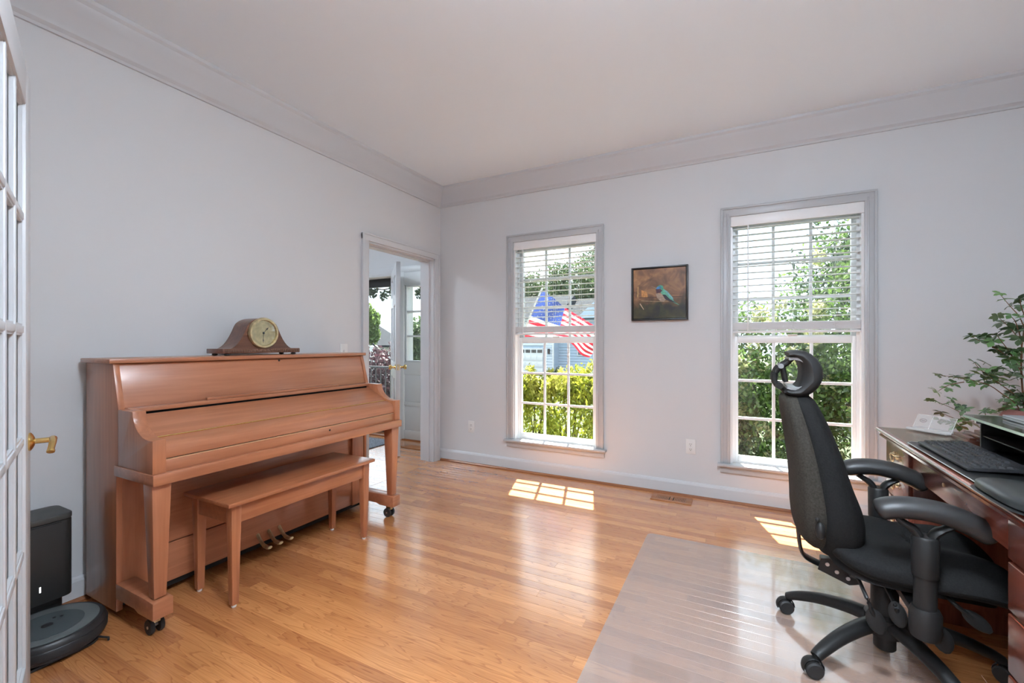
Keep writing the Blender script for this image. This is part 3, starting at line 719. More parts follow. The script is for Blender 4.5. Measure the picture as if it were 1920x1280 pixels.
# ------------------------------------------------------------------ french door leaf at the left edge
def french_door():
    hinge = Vector((1.4425, -3.371, 0)); d = Vector((-.9455, .3257, 0)); ang = math.atan2(d.y, d.x)
    t = thing('french_door', 'white glazed french door swung open at the left edge of the photo', 'door', tuple(hinge), ang)
    OFF[t.name] = (0, 0, 0)
    W_, H_, T_ = .81, 2.028, .036
    Mx = M['trim']
    def b(x0, x1, z0, z1, nm, p=t, y0=0, y1=T_, bev=.003, m=Mx): return bx(x0, x1, y0, y1, z0, z1).build(nm, m, p, bevel=bev)
    # local x runs hinge -> free edge, local y = 0 is the face towards the room
    SW = .125; gx0, gx1, gz0, gz1 = SW, W_-SW, .205, 1.910
    b(0, SW, .008, H_, 'stile'); b(W_-SW, W_, .008, H_, 'stile')
    b(SW, W_-SW, .008, gz0, 'bottom_rail'); b(SW, W_-SW, gz1, H_, 'top_rail')
    xs = [gx0+(gx1-gx0)*k/3 for k in range(4)]; zs = [gz0+(gz1-gz0)*k/5 for k in range(6)]
    for k in (1, 2): b(xs[k]-.011, xs[k]+.011, gz0, gz1, 'muntin', y0=.004, y1=T_-.004)
    for k in (1, 2, 3, 4):
        for j in range(3): b(xs[j]+.011*(j > 0), xs[j+1]-.011*(j < 2), zs[k]-.011, zs[k]+.011, 'muntin', y0=.004, y1=T_-.004)
    for i in range(3):
        for j in range(5):
            a0, a1, c0, c1 = xs[i]+.011*(i > 0), xs[i+1]-.011*(i < 2), zs[j]+.011*(j > 0), zs[j+1]-.011*(j < 4)
            p = bx(a0, a1, T_/2-.0015, T_/2+.0015, c0, c1).build('pane', M['glass'], t)
            for q in ((a0, a0+.006, c0, c1), (a1-.006, a1, c0, c1), (a0, a1, c0, c0+.006), (a0, a1, c1-.006, c1)):
                bx(q[0], q[1], .008, T_/2-.0015, q[2], q[3]).build('glazing_bead', Mx, p)
    # lever handles on both faces
    for s in (-1, 1):
        y = 0.0 if s < 0 else T_
        L_ = MB().lathe([(.028, 0), (.029, s*.004), (.022, s*.009), (.012, s*.013)], (W_-.047, y, .875), 24, 'y').build('lever_rose', M['brass'], t, smooth=True)
        MB().tube([(W_-.047, y+s*.008, .875), (W_-.047, y+s*.050, .875)], .0085, 12).build('lever_spindle', M['brass'], L_, smooth=True)
        MB().tube(catmull([(W_-.040, y+s*.052, .877), (W_-.058, y+s*.054, .878), (W_-.085, y+s*.054, .872), (W_-.112, y+s*.052, .858), (W_-.122, y+s*.051, .848)], 4), [.010]*4+[.009]*6+[.0085]*4+[.010]*3, 10).build('lever', M['brass'], L_, smooth=True)
    bx(W_, W_+.0012, .006, .030, .82, .93).build('latch_plate', M['brass'], t)
    for z in (.2, 1.0, 1.83):
        bx(-.012, 0, -.006, .012, z-.045, z+.045).build('hinge', M['brass'], t)
french_door()

# ------------------------------------------------------------------ desk and what stands on it
MH = wood('mahogany_along', (.22, .056, .034), (.33, .095, .058), 'y', .22, .6)
MHZ = wood('mahogany_upright', (.22, .056, .034), (.33, .095, .058), 'z', .22, .6)
DT = .760
def desk():
    y0, y1, x0, x1 = -2.31, -.812, 3.335, 4.10
    t = thing('office_desk', 'reddish mahogany pedestal desk with brass pulls along the right of the room', 'desk', (3.72, -1.56, 0))
    prof = [(x0+.016, DT-.042), (x0+.012, DT-.030), (x0+.020, DT-.026), (x0+.006, DT-.020), (x0, DT-.012), (x0, DT-.004), (x0+.004, DT), (x1, DT), (x1, DT-.042)]
    MB().prism(prof, 'y', y0, y1).build('desktop', MH, t, smooth=True, ang=25)
    bx(x0-.002, x0+.001, y0+.002, y1-.002, DT-.010, DT-.006).build('edge_highlight', pm('pale_edge_highlight', (.55, .56, .50), .15, 0, .5), t)  # pale strip painting the shine along the desktop moulding and glass edge
    xf = 3.385
    def pull(y, z, p):
        q = 0
        for s in (-1, 1):
            MB().lathe([(.011, 0), (.010, -.004), (.005, -.010), (.004, -.016)], (xf-.014, y+s*.030, z+.010), 14, 'x').build('pull_post', M['dullbrass'], p, smooth=True)
        pts = [(xf-.030, y+.030*math.cos(a), z+.008-.026*math.sin(a)) for a in [PI*k/12 for k in range(13)]]
        MB().tube(pts, .0032, 8).build('bail_pull', M['dullbrass'], p, smooth=True)
        bp = [(y-.034, z+.022), (y-.012, z+.016), (y, z+.024), (y+.012, z+.016), (y+.034, z+.022), (y+.040, z+.006), (y+.020, z-.004), (y, z-.012), (y-.020, z-.004), (y-.040, z+.006)]
        MB().prism(bp, 'x', xf-.0155, xf-.014).build('back_plate', M['dullbrass'], p)
    tiers = ((.597, .706), (.456, .588), (.286, .447), (.095, .277))
    for a, b_ in ((-1.170, -.826), (-2.296, -1.942)):
        ped = bx(xf, 4.06, a, b_, .085, DT-.042).build('pedestal', MHZ, t, bevel=.003)
        bx(xf+.02, 4.04, a+.015, b_-.015, 0.0, .085).build('plinth', MHZ, ped)
        for z0, z1 in tiers:
            d = bx(xf-.014, xf+.002, a+.012, b_-.012, z0, z1).build('drawer_front', MH, t, bevel=.004)
            pull((a+b_)/2, (z0+z1)/2, d)
    d = bx(xf-.004, xf+.014, -1.935, -1.177, .610, .714).build('center_drawer', MH, t, bevel=.003)
    MB().lathe([(.007, 0), (.007, -.0025)], (xf-.004, -1.50, .668), 14, 'x').build('lock', M['dullbrass'], d, smooth=True)
    bx(xf+.014, 3.9, -1.94, -1.172, .62, .70).build('drawer_box', M['blackgap'], d)
    bx(3.93, 3.95, -1.942, -1.170, .12, DT-.042).build('modesty_panel', MHZ, t)
    bx(x0+.02, x1-.01, y0+.012, y1-.012, DT, DT+.005).build('glass_sheet', thin_glass('desk_glass', (.92, .97, .94), .05), t)
desk()
DZ0 = DT+.0052
t = thing('desk_pad', 'thin black desk pad with a pale edge under the keyboard', 'desk pad', (3.55, -1.62, DZ0))
MB().prism([(3.372, -2.10), (3.352, -2.05), (3.350, -1.24), (3.365, -1.213), (3.86, -1.213), (3.86, -2.10)], 'z', DZ0+.0004, DZ0+.0028).build('pad', pm('pad_black', (.012, .013, .013), .28), t)
MB().tube([(3.366, -2.10, DZ0+.0018), (3.350, -2.05, DZ0+.0018), (3.348, -1.24, DZ0+.0018), (3.364, -1.211, DZ0+.0018), (3.86, -1.211, DZ0+.0018)], .0017, 6).build('edge', pm('pad_pale_edge', (.5, .55, .5), .2), t)

def keyboard():
    x0, x1, ya, yb = 3.374, 3.528, -1.702, -1.262      # ya = user's right end
    zb = DZ0+.003
    t = thing('keyboard', 'black full-size computer keyboard on the desk pad', 'keyboard', (x0, (ya+yb)/2, zb))
    kb = pm('keyboard_black', (.018, .019, .021), .45); kk = pm('keycap_black', (.022, .023, .026), .5)
    def zt(x): return zb+.014+(x-x0)/(x1-x0)*.012
    body = [(x0, zb+.004), (x0+.004, zb+.002), (x1, zb+.012), (x1, zt(x1)), (x0+.008, zt(x0)), (x0, zb+.011)]
    MB().prism(body, 'y', ya, yb).build('case', kb, t, bevel=.002)
    MB().prism([(x1-.02, zb), (x1-.008, zb), (x1-.008, zb+.016), (x1-.02, zb+.014)], 'y', ya+.03, ya+.06).build('foot', kb, t); MB().prism([(x1-.02, zb), (x1-.008, zb), (x1-.008, zb+.016), (x1-.02, zb+.014)], 'y', yb-.06, yb-.03).build('foot', kb, t)
    u = .0190
    def key(cx, cy, wu, du=1.0):
        hx, hy = u*.5*du-.0012, u*.5*wu-.0012; zc = zt(cx)
        MB().taper((cx-hx, cx+hx, cy-hy, cy+hy, zc-.001), (cx-hx+.002, cx+hx-.0026, cy-hy+.0022, cy+hy-.0022, zc+.0065)).build('key', kk, t)
    yl = yb-.014; xr = x0+.024
    rows = [[1.5, 1.25, 1.25, 5.75, 1.25, 1.25, 1.25, 1.5], [2.25]+[1]*10+[2.75], [1.75]+[1]*11+[2.25], [1.5]+[1]*12+[1.5], [1]*13+[2]]
    for r_, row in enumerate(rows):
        y = yl
        for wu in row: key(xr+r_*u, y-wu*u/2, wu); y -= wu*u
    y = yl
    for k in range(13):
        key(xr+5*u+.006, y-u/2, 1); y -= u*(1.17 if k in (0, 4, 8) else 1)
    yn = yl-15*u-.006
    for k in range(3):
        key(xr, yn-(k+.5)*u, 1)
        key(xr+3*u, yn-(k+.5)*u, 1); key(xr+4*u, yn-(k+.5)*u, 1); key(xr+5*u+.006, yn-(k+.5)*u, 1)
    key(xr+u, yn-1.5*u, 1)
    yp = yn-3*u-.006
    for r_ in range(5):
        for k in range(4): key(xr+r_*u, yp-(k+.5)*u, 1)
    MB().box(xr+5*u, xr+5*u+.012, yp-4*u, yp, zt(xr+5*u)-.001, zt(xr+5*u)+.0008).build('status_panel', kb, t)
keyboard()

t = thing('mouse_pad', 'black mouse pad with a raised padded wrist rest at the near end of the desk', 'mouse pad', (3.45, -2.0, DZ0))
bl = pm('mousepad_black', (.016, .018, .018), .5)
MB().pillow((3.475, -2.005, 0), .165, .155, 5, lambda x, y, r: DZ0+.0105, lambda x, y, r: DZ0+.0034, 40, 3).build('pad', bl, t, smooth=True)
MB().pillow((3.385, -2.005, 0), .070, .150, 3.2, lambda x, y, r: DZ0+.017+.020*math.sqrt(max(0, 1-r**4)), lambda x, y, r: DZ0+.0112, 40, 8).build('wrist_rest', pm('gel_rest_black', (.018, .021, .021), .3), t, smooth=True)
t = thing('computer_mouse', 'glossy black computer mouse on the mouse pad', 'mouse', (3.50, -1.955, DZ0+.011))
MB().pillow((3.50, -1.955, 0), .062, .036, 2.6, lambda x, y, r: DZ0+.014+.034*math.sqrt(max(0, 1-r**2.6))*(1-2.2*x), lambda x, y, r: DZ0+.0112, 32, 8).build('shell', pm('mouse_black', (.014, .015, .016), .18), t, smooth=True)
MB().lathe([(.003, -.003), (.009, -.003), (.009, .003), (.003, .003)], (3.535, -1.955, DZ0+.037), 16, 'y').build('scroll_wheel', M['rubber'], t)

def riser():
    t = thing('monitor_riser', 'black monitor stand with a dark glass shelf on the desk', 'monitor stand', (3.66, -1.6, DZ0))
    x0, x1, ya, yb, z = 3.512, 3.83, -1.83, -1.248, .893
    MB().prism([(x0+.02, ya), (x1, ya), (x1, yb), (x0+.015, yb), (x0, yb-.015), (x0, ya+.02)], 'z', z, z+.008).build('shelf', pm('smoked_glass_shelf', (.035, .040, .036), .12, 0, .4), t)
    bx(x0-.001, x0+.0008, ya+.02, yb-.016, z-.0005, z+.0085).build('shelf_edge', pm('green_glass_edge', (.42, .55, .46), .15, 0, .5), t)
    bx(x0+.018, x1, yb+.0002, yb+.0014, z-.0005, z+.0085).build('shelf_edge', pm('green_glass_edge_side', (.42, .55, .46), .15, 0, .5), t)
    for yy in (yb-.035, ya+.02):
        bx(x0+.045, x1-.01, yy, yy+.008, DZ0+.003, z-.012).build('side_support', M['black'], t)
        bx(x0+.03, x0+.05, yy-.002, yy+.016, z-.022, z).build('shelf_bracket', M['steel'], t, bevel=.002)
    bx(x1-.02, x1-.01, ya+.03, yb-.035, DZ0+.003, z-.002).build('back_panel', M['black'], t)
    bx(x0+.05, x1-.02, ya+.03, yb-.036, .822, .826).build('middle_shelf', M['black'], t)
riser()
t = thing('laptop', 'closed silver laptop lying on the glass monitor stand', 'laptop', (3.72, -1.49, .9012))
bx(3.600, 3.826, -1.655, -1.325, .9014, .911).build('base', pm('laptop_silver', (.45, .47, .50), .35, .7), t, bevel=.003)
bx(3.600, 3.826, -1.655, -1.325, .9112, .917).build('lid', pm('laptop_lid_silver', (.55, .58, .62), .32, .7), t, bevel=.0025)

# stepped wooden organiser behind the keyboard
t = thing('wood_organizer', 'small brown wooden desk organizer with slots beside the monitor stand', 'organizer', (3.62, -1.085, DZ0))
wo = wood('organizer_wood', (.10, .028, .014), (.19, .06, .03), 'x', .35, .3)
bx(3.555, 3.70, -1.18, -1.02, DZ0, DZ0+.020).build('base', wo, t, bevel=.002)
for k in range(4):
    bx(3.560+k*.034, 3.582+k*.034, -1.178, -1.022, DZ0+.020, DZ0+.030+.007*k).build('slat', wo, t, bevel=.002)

# acrylic stand with an oval mark
a_ = math.atan2(-.121, .106)
t = thing('acrylic_sign_stand', 'clear acrylic sign stand with an oval mark at the far end of the desk', 'sign stand', (3.445, -.845, DZ0), a_); OFF[t.name] = (0, 0, 0)
def frost(name, col, f):
    m = bpy.data.materials.new(name); m.use_nodes = True; n_ = m.node_tree; b = n_.nodes['Principled BSDF']
    b.inputs['Base Color'].default_value = (*col, 1); b.inputs['Roughness'].default_value = .15
    tr = n_.nodes.new('ShaderNodeBsdfTransparent'); mx = n_.nodes.new('ShaderNodeMixShader'); mx.inputs['Fac'].default_value = f
    n_.links.new(tr.outputs[0], mx.inputs[1]); n_.links.new(b.outputs[0], mx.inputs[2]); n_.links.new(mx.outputs[0], n_.nodes['Material Output'].inputs['Surface']); return m
cl = frost('clear_acrylic', (.8, .8, .79), .22); ed = pm('acrylic_edge', (.82, .83, .82), .2)
bx(0, .165, 0, .085, .0005, .010).build('base', frost('acrylic_base', (.8, .8, .78), .6), t, bevel=.002)
def lean(x0, x1, z0, z1, nm, m, p, y=0, th=.003):
    s_ = .42
    return MB().add([(x0+.10*z0, .040+y+s_*z0, .010+z0), (x1+.10*z0, .040+y+s_*z0, .010+z0), (x1+.10*z1, .040+y+s_*z1, .010+z1), (x0+.10*z1, .040+y+s_*z1, .010+z1),
                     (x0+.10*z0, .040+y+th+s_*z0, .010+z0), (x1+.10*z0, .040+y+th+s_*z0, .010+z0), (x1+.10*z1, .040+y+th+s_*z1, .010+z1), (x0+.10*z1, .040+y+th+s_*z1, .010+z1)],
                    [(0,1,2,3),(4,7,6,5),(0,4,5,1),(1,5,6,2),(2,6,7,3),(3,7,4,0)]).build(nm, m, p)
pn = lean(.004, .160, 0, .062, 'panel', cl, t)
lean(.004, .160, .0622, .0634, 'panel_edge', ed, pn); lean(.0025, .0038, 0, .0634, 'panel_edge', ed, pn); lean(.1602, .1615, 0, .0634, 'panel_edge', ed, pn); lean(.068, .070, 0, .062, 'panel_fold', ed, pn, -.0006)
def leanp(u, z): return (u+.10*z, .0385+.42*z, .010+z)
MB().tube([leanp(.036+.014*math.cos(a), .036+.008*math.sin(a)) for a in [2*PI*k/20 for k in range(21)]], .0008, 6).build('oval_mark', pm('mark_grey', (.12, .12, .12), .5), pn)
MB().tube([leanp(.028, .036), leanp(.044, .036)], .0011, 6).build('mark_line', pm('mark_line_grey', (.12, .12, .12), .5), pn)
MB().tube([leanp(.118+.012*math.cos(a), .042+.009*math.sin(a)) for a in [2*PI*k/20 for k in range(21)]], .0006, 6).build('round_mark', pm('mark_pale', (.5, .5, .5), .5), pn)

# ------------------------------------------------------------------ office chair
def office_chair():
    cx, cy = 3.203, -1.537
    t = thing('office_chair', 'black high-back ergonomic office chair with headrest facing the desk', 'office chair', (cx, cy, .003))
    P_, F_, FB, A_ = M['chairpl'], M['fabric'], M['fabricb'], M['armpad']
    Rr = .335; z0 = .003
    # hub and column
    MB().lathe([(.030, .040), (.034, .045), (.034, .095), (.060, .10), (.062, .165), (.050, .175), (.034, .176)], (cx, cy, 0), 28).build('hub', P_, t, smooth=True)
    c = MB().lathe([(.044, .165), (.042, .172), (.042, .272), (.038, .278), (.02, .279)], (cx, cy, 0), 28).build('column_cover', P_, t, smooth=True)
    MB().lathe([(.018, .27), (.018, .335)], (cx, cy, 0), 16).build('gas_lift', M['steel'], t, smooth=True)
    for k in range(5):
        a = math.radians(151.5+72*k); d = Vector((math.cos(a), math.sin(a), 0)); c0 = Vector((cx, cy, 0))
        pts = catmull([c0+d*.03+Vector((0, 0, .140)), c0+d*.12+Vector((0, 0, .138)), c0+d*.22+Vector((0, 0, .120)), c0+d*.30+Vector((0, 0, .092)), c0+d*.338+Vector((0, 0, .072))], 5)
        n = len(pts); rad = [.034-.014*(i/(n-1)) for i in range(n)]
        MB().tube(pts, rad, 12, flat=((-d.y, d.x, 0), .78)).build('base_leg', P_, t, smooth=True)
        e = c0+d*Rr; s = Vector((-d.y, d.x, 0)); sa = a+(.7, -.5, .3, -.9, .5)[k]
        ax = Vector((math.cos(sa+PI/2), math.sin(sa+PI/2), 0))
        cs = MB().tube([e+Vector((0, 0, .03)), e+Vector((0, 0, .08))], .008, 10).build('caster', P_, t, smooth=True)
        for q in (-1, 1):
            o = e+ax*(q*.016)+Vector((math.cos(sa), math.sin(sa), 0))*.012
            rings = []
            for (r_, h) in ((.004, -.011), (.024, -.011), (.029, -.006), (.029, .006), (.024, .011), (.004, .011)):
                dd = Vector((math.cos(sa), math.sin(sa), 0)); rings.append([o+ax*h+dd*(r_*math.cos(2*PI*j/20))+Vector((0, 0, z0+.029+r_*math.sin(2*PI*j/20))) for j in range(20)])
            MB().loft(rings).build('wheel', M['rubber'], cs, smooth=True)
        dd = Vector((math.cos(sa), math.sin(sa), 0)); o = e+dd*.012; pts = []
        hood = [o+dd*(.033*math.cos(b_))+Vector((0, 0, z0+.030+.033*math.sin(b_))) for b_ in [math.radians(-20+20*j) for j in range(11)]]
        MB().tube(hood, .014, 8, flat=(tuple(ax), .22)).build('hood', P_, cs, smooth=True)
    # mechanism under the seat
    bx(cx-.12, cx+.16, cy-.075, cy+.075, .305, .352).build('tilt_mechanism', M['black'], t, bevel=.008)
    bx(cx-.20, cx-.08, cy-.035, cy+.035, .292, .335).build('mechanism_tail', M['black'], t, bevel=.006)
    # seat: saddle with two thigh lobes and a rounded rear
    sx0 = 3.268
    def lobe(x, y):
        f = max(0, min(1, (x+.02)/.22)); g = .5-.5*math.cos(2*PI*min(1, abs(y)/.27))
        return f*(.030*g-.020*(1-g))
    def droop(x): return -.085*max(0, (x-.10)/.20)**2 if x > .10 else .055*max(0, (-.12-x)/.17)**2
    def zt(x, y, r): return .408+droop(x)+lobe(x, y)+.060*math.sqrt(max(0, 1-r**3.5))-.02*math.cos(PI*min(1, abs(y)/.26))*.6*(1 if x < 0 else 0)
    def zb_(x, y, r): return .408+droop(x)-.052*math.sqrt(max(0, 1-r**3))
    MB().pillow((sx0, cy, 0), .285, .262, 3.4, zt, zb_, 72, 16).build('seat', F_, t, smooth=True)
    MB().pillow((sx0-.02, cy, 0), .23, .20, 3.2, lambda x, y, r: .372+droop(x), lambda x, y, r: .352+droop(x)*.9, 48, 5).build('seat_pan', P_, t, smooth=True)
    # backrest: front cushion and rear shell
    def back(sec, name, m):
        rings = []
        for z, xc, th, wd in sec:
            rings.append([(xc+th*math.copysign(abs(math.cos(a))**.75, math.cos(a)), cy+wd*math.copysign(abs(math.sin(a))**.75, math.sin(a)), z) for a in [2*PI*j/36 for j in range(36)]])
        R2 = []
        for j in range(36):
            col_ = catmull([r_[j] for r_ in rings], 4); R2.append(col_)
        rings = [[R2[j][i] for j in range(36)] for i in range(len(R2[0]))]
        return MB().loft(rings).build(name, m, t, smooth=True, ang=60)
    back([(.390, 3.035, .030, .10), (.405, 3.035, .058, .155), (.440, 3.038, .080, .190), (.490, 3.040, .090, .208), (.56, 3.036, .086, .216), (.65, 3.018, .074, .210), (.75, 2.998, .066, .196), (.85, 2.972, .058, .174), (.925, 2.948, .050, .150), (.965, 2.935, .042, .125), (.985, 2.925, .022, .080)], 'backrest', F_)
    back([(.412, 2.990, .018, .09), (.425, 2.984, .042, .15), (.46, 2.976, .062, .186), (.52, 2.970, .066, .206), (.58, 2.966, .064, .212), (.66, 2.958, .060, .206), (.76, 2.943, .055, .192), (.86, 2.924, .050, .170), (.93, 2.909, .045, .146), (.968, 2.902, .038, .120), (.986, 2.900, .018, .075)], 'back_shell', FB)
    kn = MB().ell((2.975, cy-.205, .513), (.016, .022, .032), 16, 10).build('lumbar_knob', P_, t, smooth=True)
    MB().ell((2.966, cy-.207, .552), (.008, .010, .010), 12, 8).build('knob_button', P_, kn, smooth=True)
    # J-bar carrying the back
    MB().tube(catmull([(2.925, cy, .50), (2.930, cy, .41), (2.940, cy, .348), (2.965, cy, .322), (3.04, cy, .300), (3.11, cy, .305)], 5), .032, 10, flat=((0, 1, 0), .22)).build('back_bar', M['black'], t, smooth=True)
    for (bx_, bz_) in ((3.02, .328), (3.05, .305), (3.085, .288)):
        MB().lathe([(.007, -.004), (.007, .0)], (bx_, cy-.038, bz_), 12, 'y').build('bolt', M['steel'], t, smooth=True)
    MB().prism([(2.99, .300), (3.00, .345), (3.03, .350), (3.06, .320), (3.12, .315), (3.12, .272), (3.09, .262)], 'y', cy-.036, cy-.032).build('hinge_plate', M['black'], t)
    # arms
    for s in (-1, 1):
        ya = cy+s*.266; xp = 3.243
        pp = MB().lathe([(.036, .250), (.040, .262), (.041, .33), (.034, .345)], (xp, ya, 0), 20).build('arm_post', P_, t, smooth=True)
        MB().lathe([(.029, .33), (.029, .455)], (xp, ya, 0), 20).build('inner_tube', P_, pp, smooth=True)
        MB().lathe([(.033, .445), (.034, .45), (.035, .565), (.030, .572)], (xp, ya, 0), 20).build('outer_tube', P_, pp, smooth=True)
        bx(xp-.03, xp+.03, min(ya, cy+s*.05), max(ya, cy+s*.05), .300, .325).build('arm_bracket', M['black'], pp, bevel=.006)
        for sx_ in (-1, 1):
            MB().tube(catmull([(xp+sx_*.010, ya, .545), (xp+sx_*.025, ya, .585), (xp+sx_*.062, ya, .612), (xp+sx_*.075+.002, ya, .632)], 4), [.022]*6+[.018]*7, 10, flat=((0, 1, 0), .6)).build('pad_support', P_, pp, smooth=True)
        path = catmull([(3.118, ya, .633), (3.135, ya, .640), (3.175, ya, .652), (3.235, ya, .656), (3.30, ya, .647), (3.355, ya, .626), (3.388, ya, .606), (3.400, ya, .597)], 5)
        n = len(path); rad = [.046*math.sqrt(max(.06, 1-abs(2*i/(n-1)-1)**7)) for i in range(n)]
        pad_ = MB().tube(path, rad, 18, flat=((0, 1, 0), .74)).build('arm_pad', A_, t, smooth=True)
    # levers with paddles
    for (p0, p1, r_) in (((3.10, cy-.06, .335), (3.128, cy-.215, .245), .020), ((3.18, cy-.06, .320), (3.186, cy-.215, .285), .018), ((3.28, cy-.06, .30), (3.295, cy-.225, .240), .020), ((3.32, cy-.10, .37), (3.375, cy-.215, .315), .016)):
        p0, p1 = Vector(p0), Vector(p1); mid = Vector((p0.x, p1.y, p0.z-.01))
        lv = MB().tube(catmull([p0, mid, p1], 6), .0065, 8).build('lever', P_, t, smooth=True)
        d = (p1-mid).normalized(); pts = [p1+d*(-.035+.085*k/8) for k in range(9)]
        MB().tube(pts, [r_*1.35*math.sqrt(max(.08, 1-(2*k/8-1)**2)) for k in range(9)], 12, flat=((1, 0, .3), .32)).build('paddle', P_, lv, smooth=True)
    # headrest: curved pad, grey inner shell, double-link bracket
    hc = Vector((2.905, cy, 1.068)); ro, ri = .088, .040
    def arc(rad_, a0, a1, n, ex=1.0): return [(hc.x+rad_*math.cos(math.radians(a0+(a1-a0)*k/n))*ex, hc.z+rad_*math.sin(math.radians(a0+(a1-a0)*k/n))) for k in range(n+1)]
    rings = []
    for k in range(13):
        v = -1+2*k/12; sc_ = math.sqrt(max(.02, 1-abs(v)**4.5)); y = cy+.115*v
        prof = []
        for j in range(17):
            a = math.radians(104-(104+112)*j/16); th = .068*math.sin(PI*(j+.9)/17.8)**.6*sc_
            prof.append((hc.x+(ro-.024+th*.52)*math.cos(a), y, hc.z+(ro-.014+th*.42)*math.sin(a)*1.02))
        for j in range(16, -1, -1):
            a = math.radians(104-(104+112)*j/16); th = .068*math.sin(PI*(j+.9)/17.8)**.6*sc_
            prof.append((hc.x+(ro-.024-th*.55)*math.cos(a), y, hc.z+(ro-.014-th*.42)*math.sin(a)*1.02))
        rings.append(prof)
    hr = MB().loft(rings).build('headrest_pad', pm('headrest_black', (.014, .014, .014), .6), t, smooth=True, ang=70)
    sh = arc(.064, 106, -112, 16)+arc(.054, -112, 106, 16)
    MB().prism(sh, 'y', cy-.100, cy+.100).build('headrest_shell', M['greypl'], hr, smooth=True, ang=40)
    for s in (-1, 1):
        y = cy+s*.030
        MB().tube(catmull([(2.905, y, 1.128), (2.886, y, 1.106), (2.862, y, 1.092)], 5), .0115, 10).build('headrest_link', P_, t, smooth=True)
        MB().tube(catmull([(2.862, y, 1.092), (2.846, y, 1.064), (2.844, y, 1.035), (2.856, y, 1.012)], 5), .0115, 10).build('headrest_link', P_, t, smooth=True)
        MB().tube([(2.872, y*1.0, 1.098), (2.884, y, 1.030)], .009, 10).build('headrest_link', P_, t, smooth=True)
    MB().lathe([(.013, -.055), (.0135, -.05), (.0135, .05), (.013, .055)], (2.860, cy, 1.015), 18, 'y').build('headrest_pivot', P_, t, smooth=True)
    MB().lathe([(.010, -.045), (.010, .045)], (2.866, cy, 1.094), 16, 'y').build('headrest_pivot', M['greypl'], t, smooth=True)
    MB().tube(catmull([(2.860, cy, 1.012), (2.878, cy, .992), (2.888, cy, .965), (2.892, cy, .90)], 5), .020, 10, flat=((0, 1, 0), .45)).build('headrest_stem', P_, t, smooth=True)
office_chair()

# ------------------------------------------------------------------ plant beside the desk
CS, SN = math.cos(th_), math.sin(th_)
def ray(px, py):
    a = (px-960)/822; b = (643-py)/822
    return Vector((-SN+a*CS, CS+a*SN, b))
def at_y(px, py, y):
    d = ray(px, py); k = (y-CAM[1])/d.y; return Vector(CAM)+d*k
def at_d(px, py, dep): return Vector(CAM)+ray(px, py)*dep
def leaf_cluster(n, L, seed):
    rr = random.Random(seed); mb = MB()
    for k in range(n):
        a = 2*PI*k/n+rr.uniform(-.25, .25); el = rr.uniform(-.25, .45); l = L*rr.uniform(.75, 1.1); wd = l*.30
        d = Vector((math.cos(a)*math.cos(el), math.sin(a)*math.cos(el), math.sin(el))); s = Vector((-math.sin(a), math.cos(a), 0)); up = d.cross(s)
        pts = [(0.02, 0), (.25, .55), (.5, .95), (.72, .8), (1.0, 0)]
        top = [d*(l*u)+s*(wd*v)-Vector((0, 0, .25*l*u*u))+up*0 for u, v in pts]; bot = [d*(l*u)-s*(wd*v)-Vector((0, 0, .25*l*u*u)) for u, v in pts]
        mid = [d*(l*u)-Vector((0, 0, .25*l*u*u+.04*l)) for u, v in pts]
        vs = top+mid+bot; fs = []
        for i in range(4): fs += [(i, i+1, 5+i+1, 5+i), (5+i, 5+i+1, 10+i+1, 10+i)]
        mb.add(vs, fs)
    mb.tube([(0, 0, 0), (0, 0, -.012)], .0015, 5)
    return mb
def oleaf(name, cols, rough=.45, trans=.15):
    m, t_, b = newmat(name); oi = t_.nodes.new('ShaderNodeObjectInfo'); r_ = t_.nodes.new('ShaderNodeValToRGB')
    e = r_.color_ramp.elements; e[0].color = (*cols[0], 1); e[1].color = (*cols[-1], 1)
    for i, c in enumerate(cols[1:-1]): e.new((i+1)/(len(cols)-1)).color = (*c, 1)
    t_.links.new(oi.outputs['Random'], r_.inputs['Fac']); t_.links.new(r_.outputs['Color'], b.inputs['Base Color']); b.inputs['Roughness'].default_value = rough
    return m
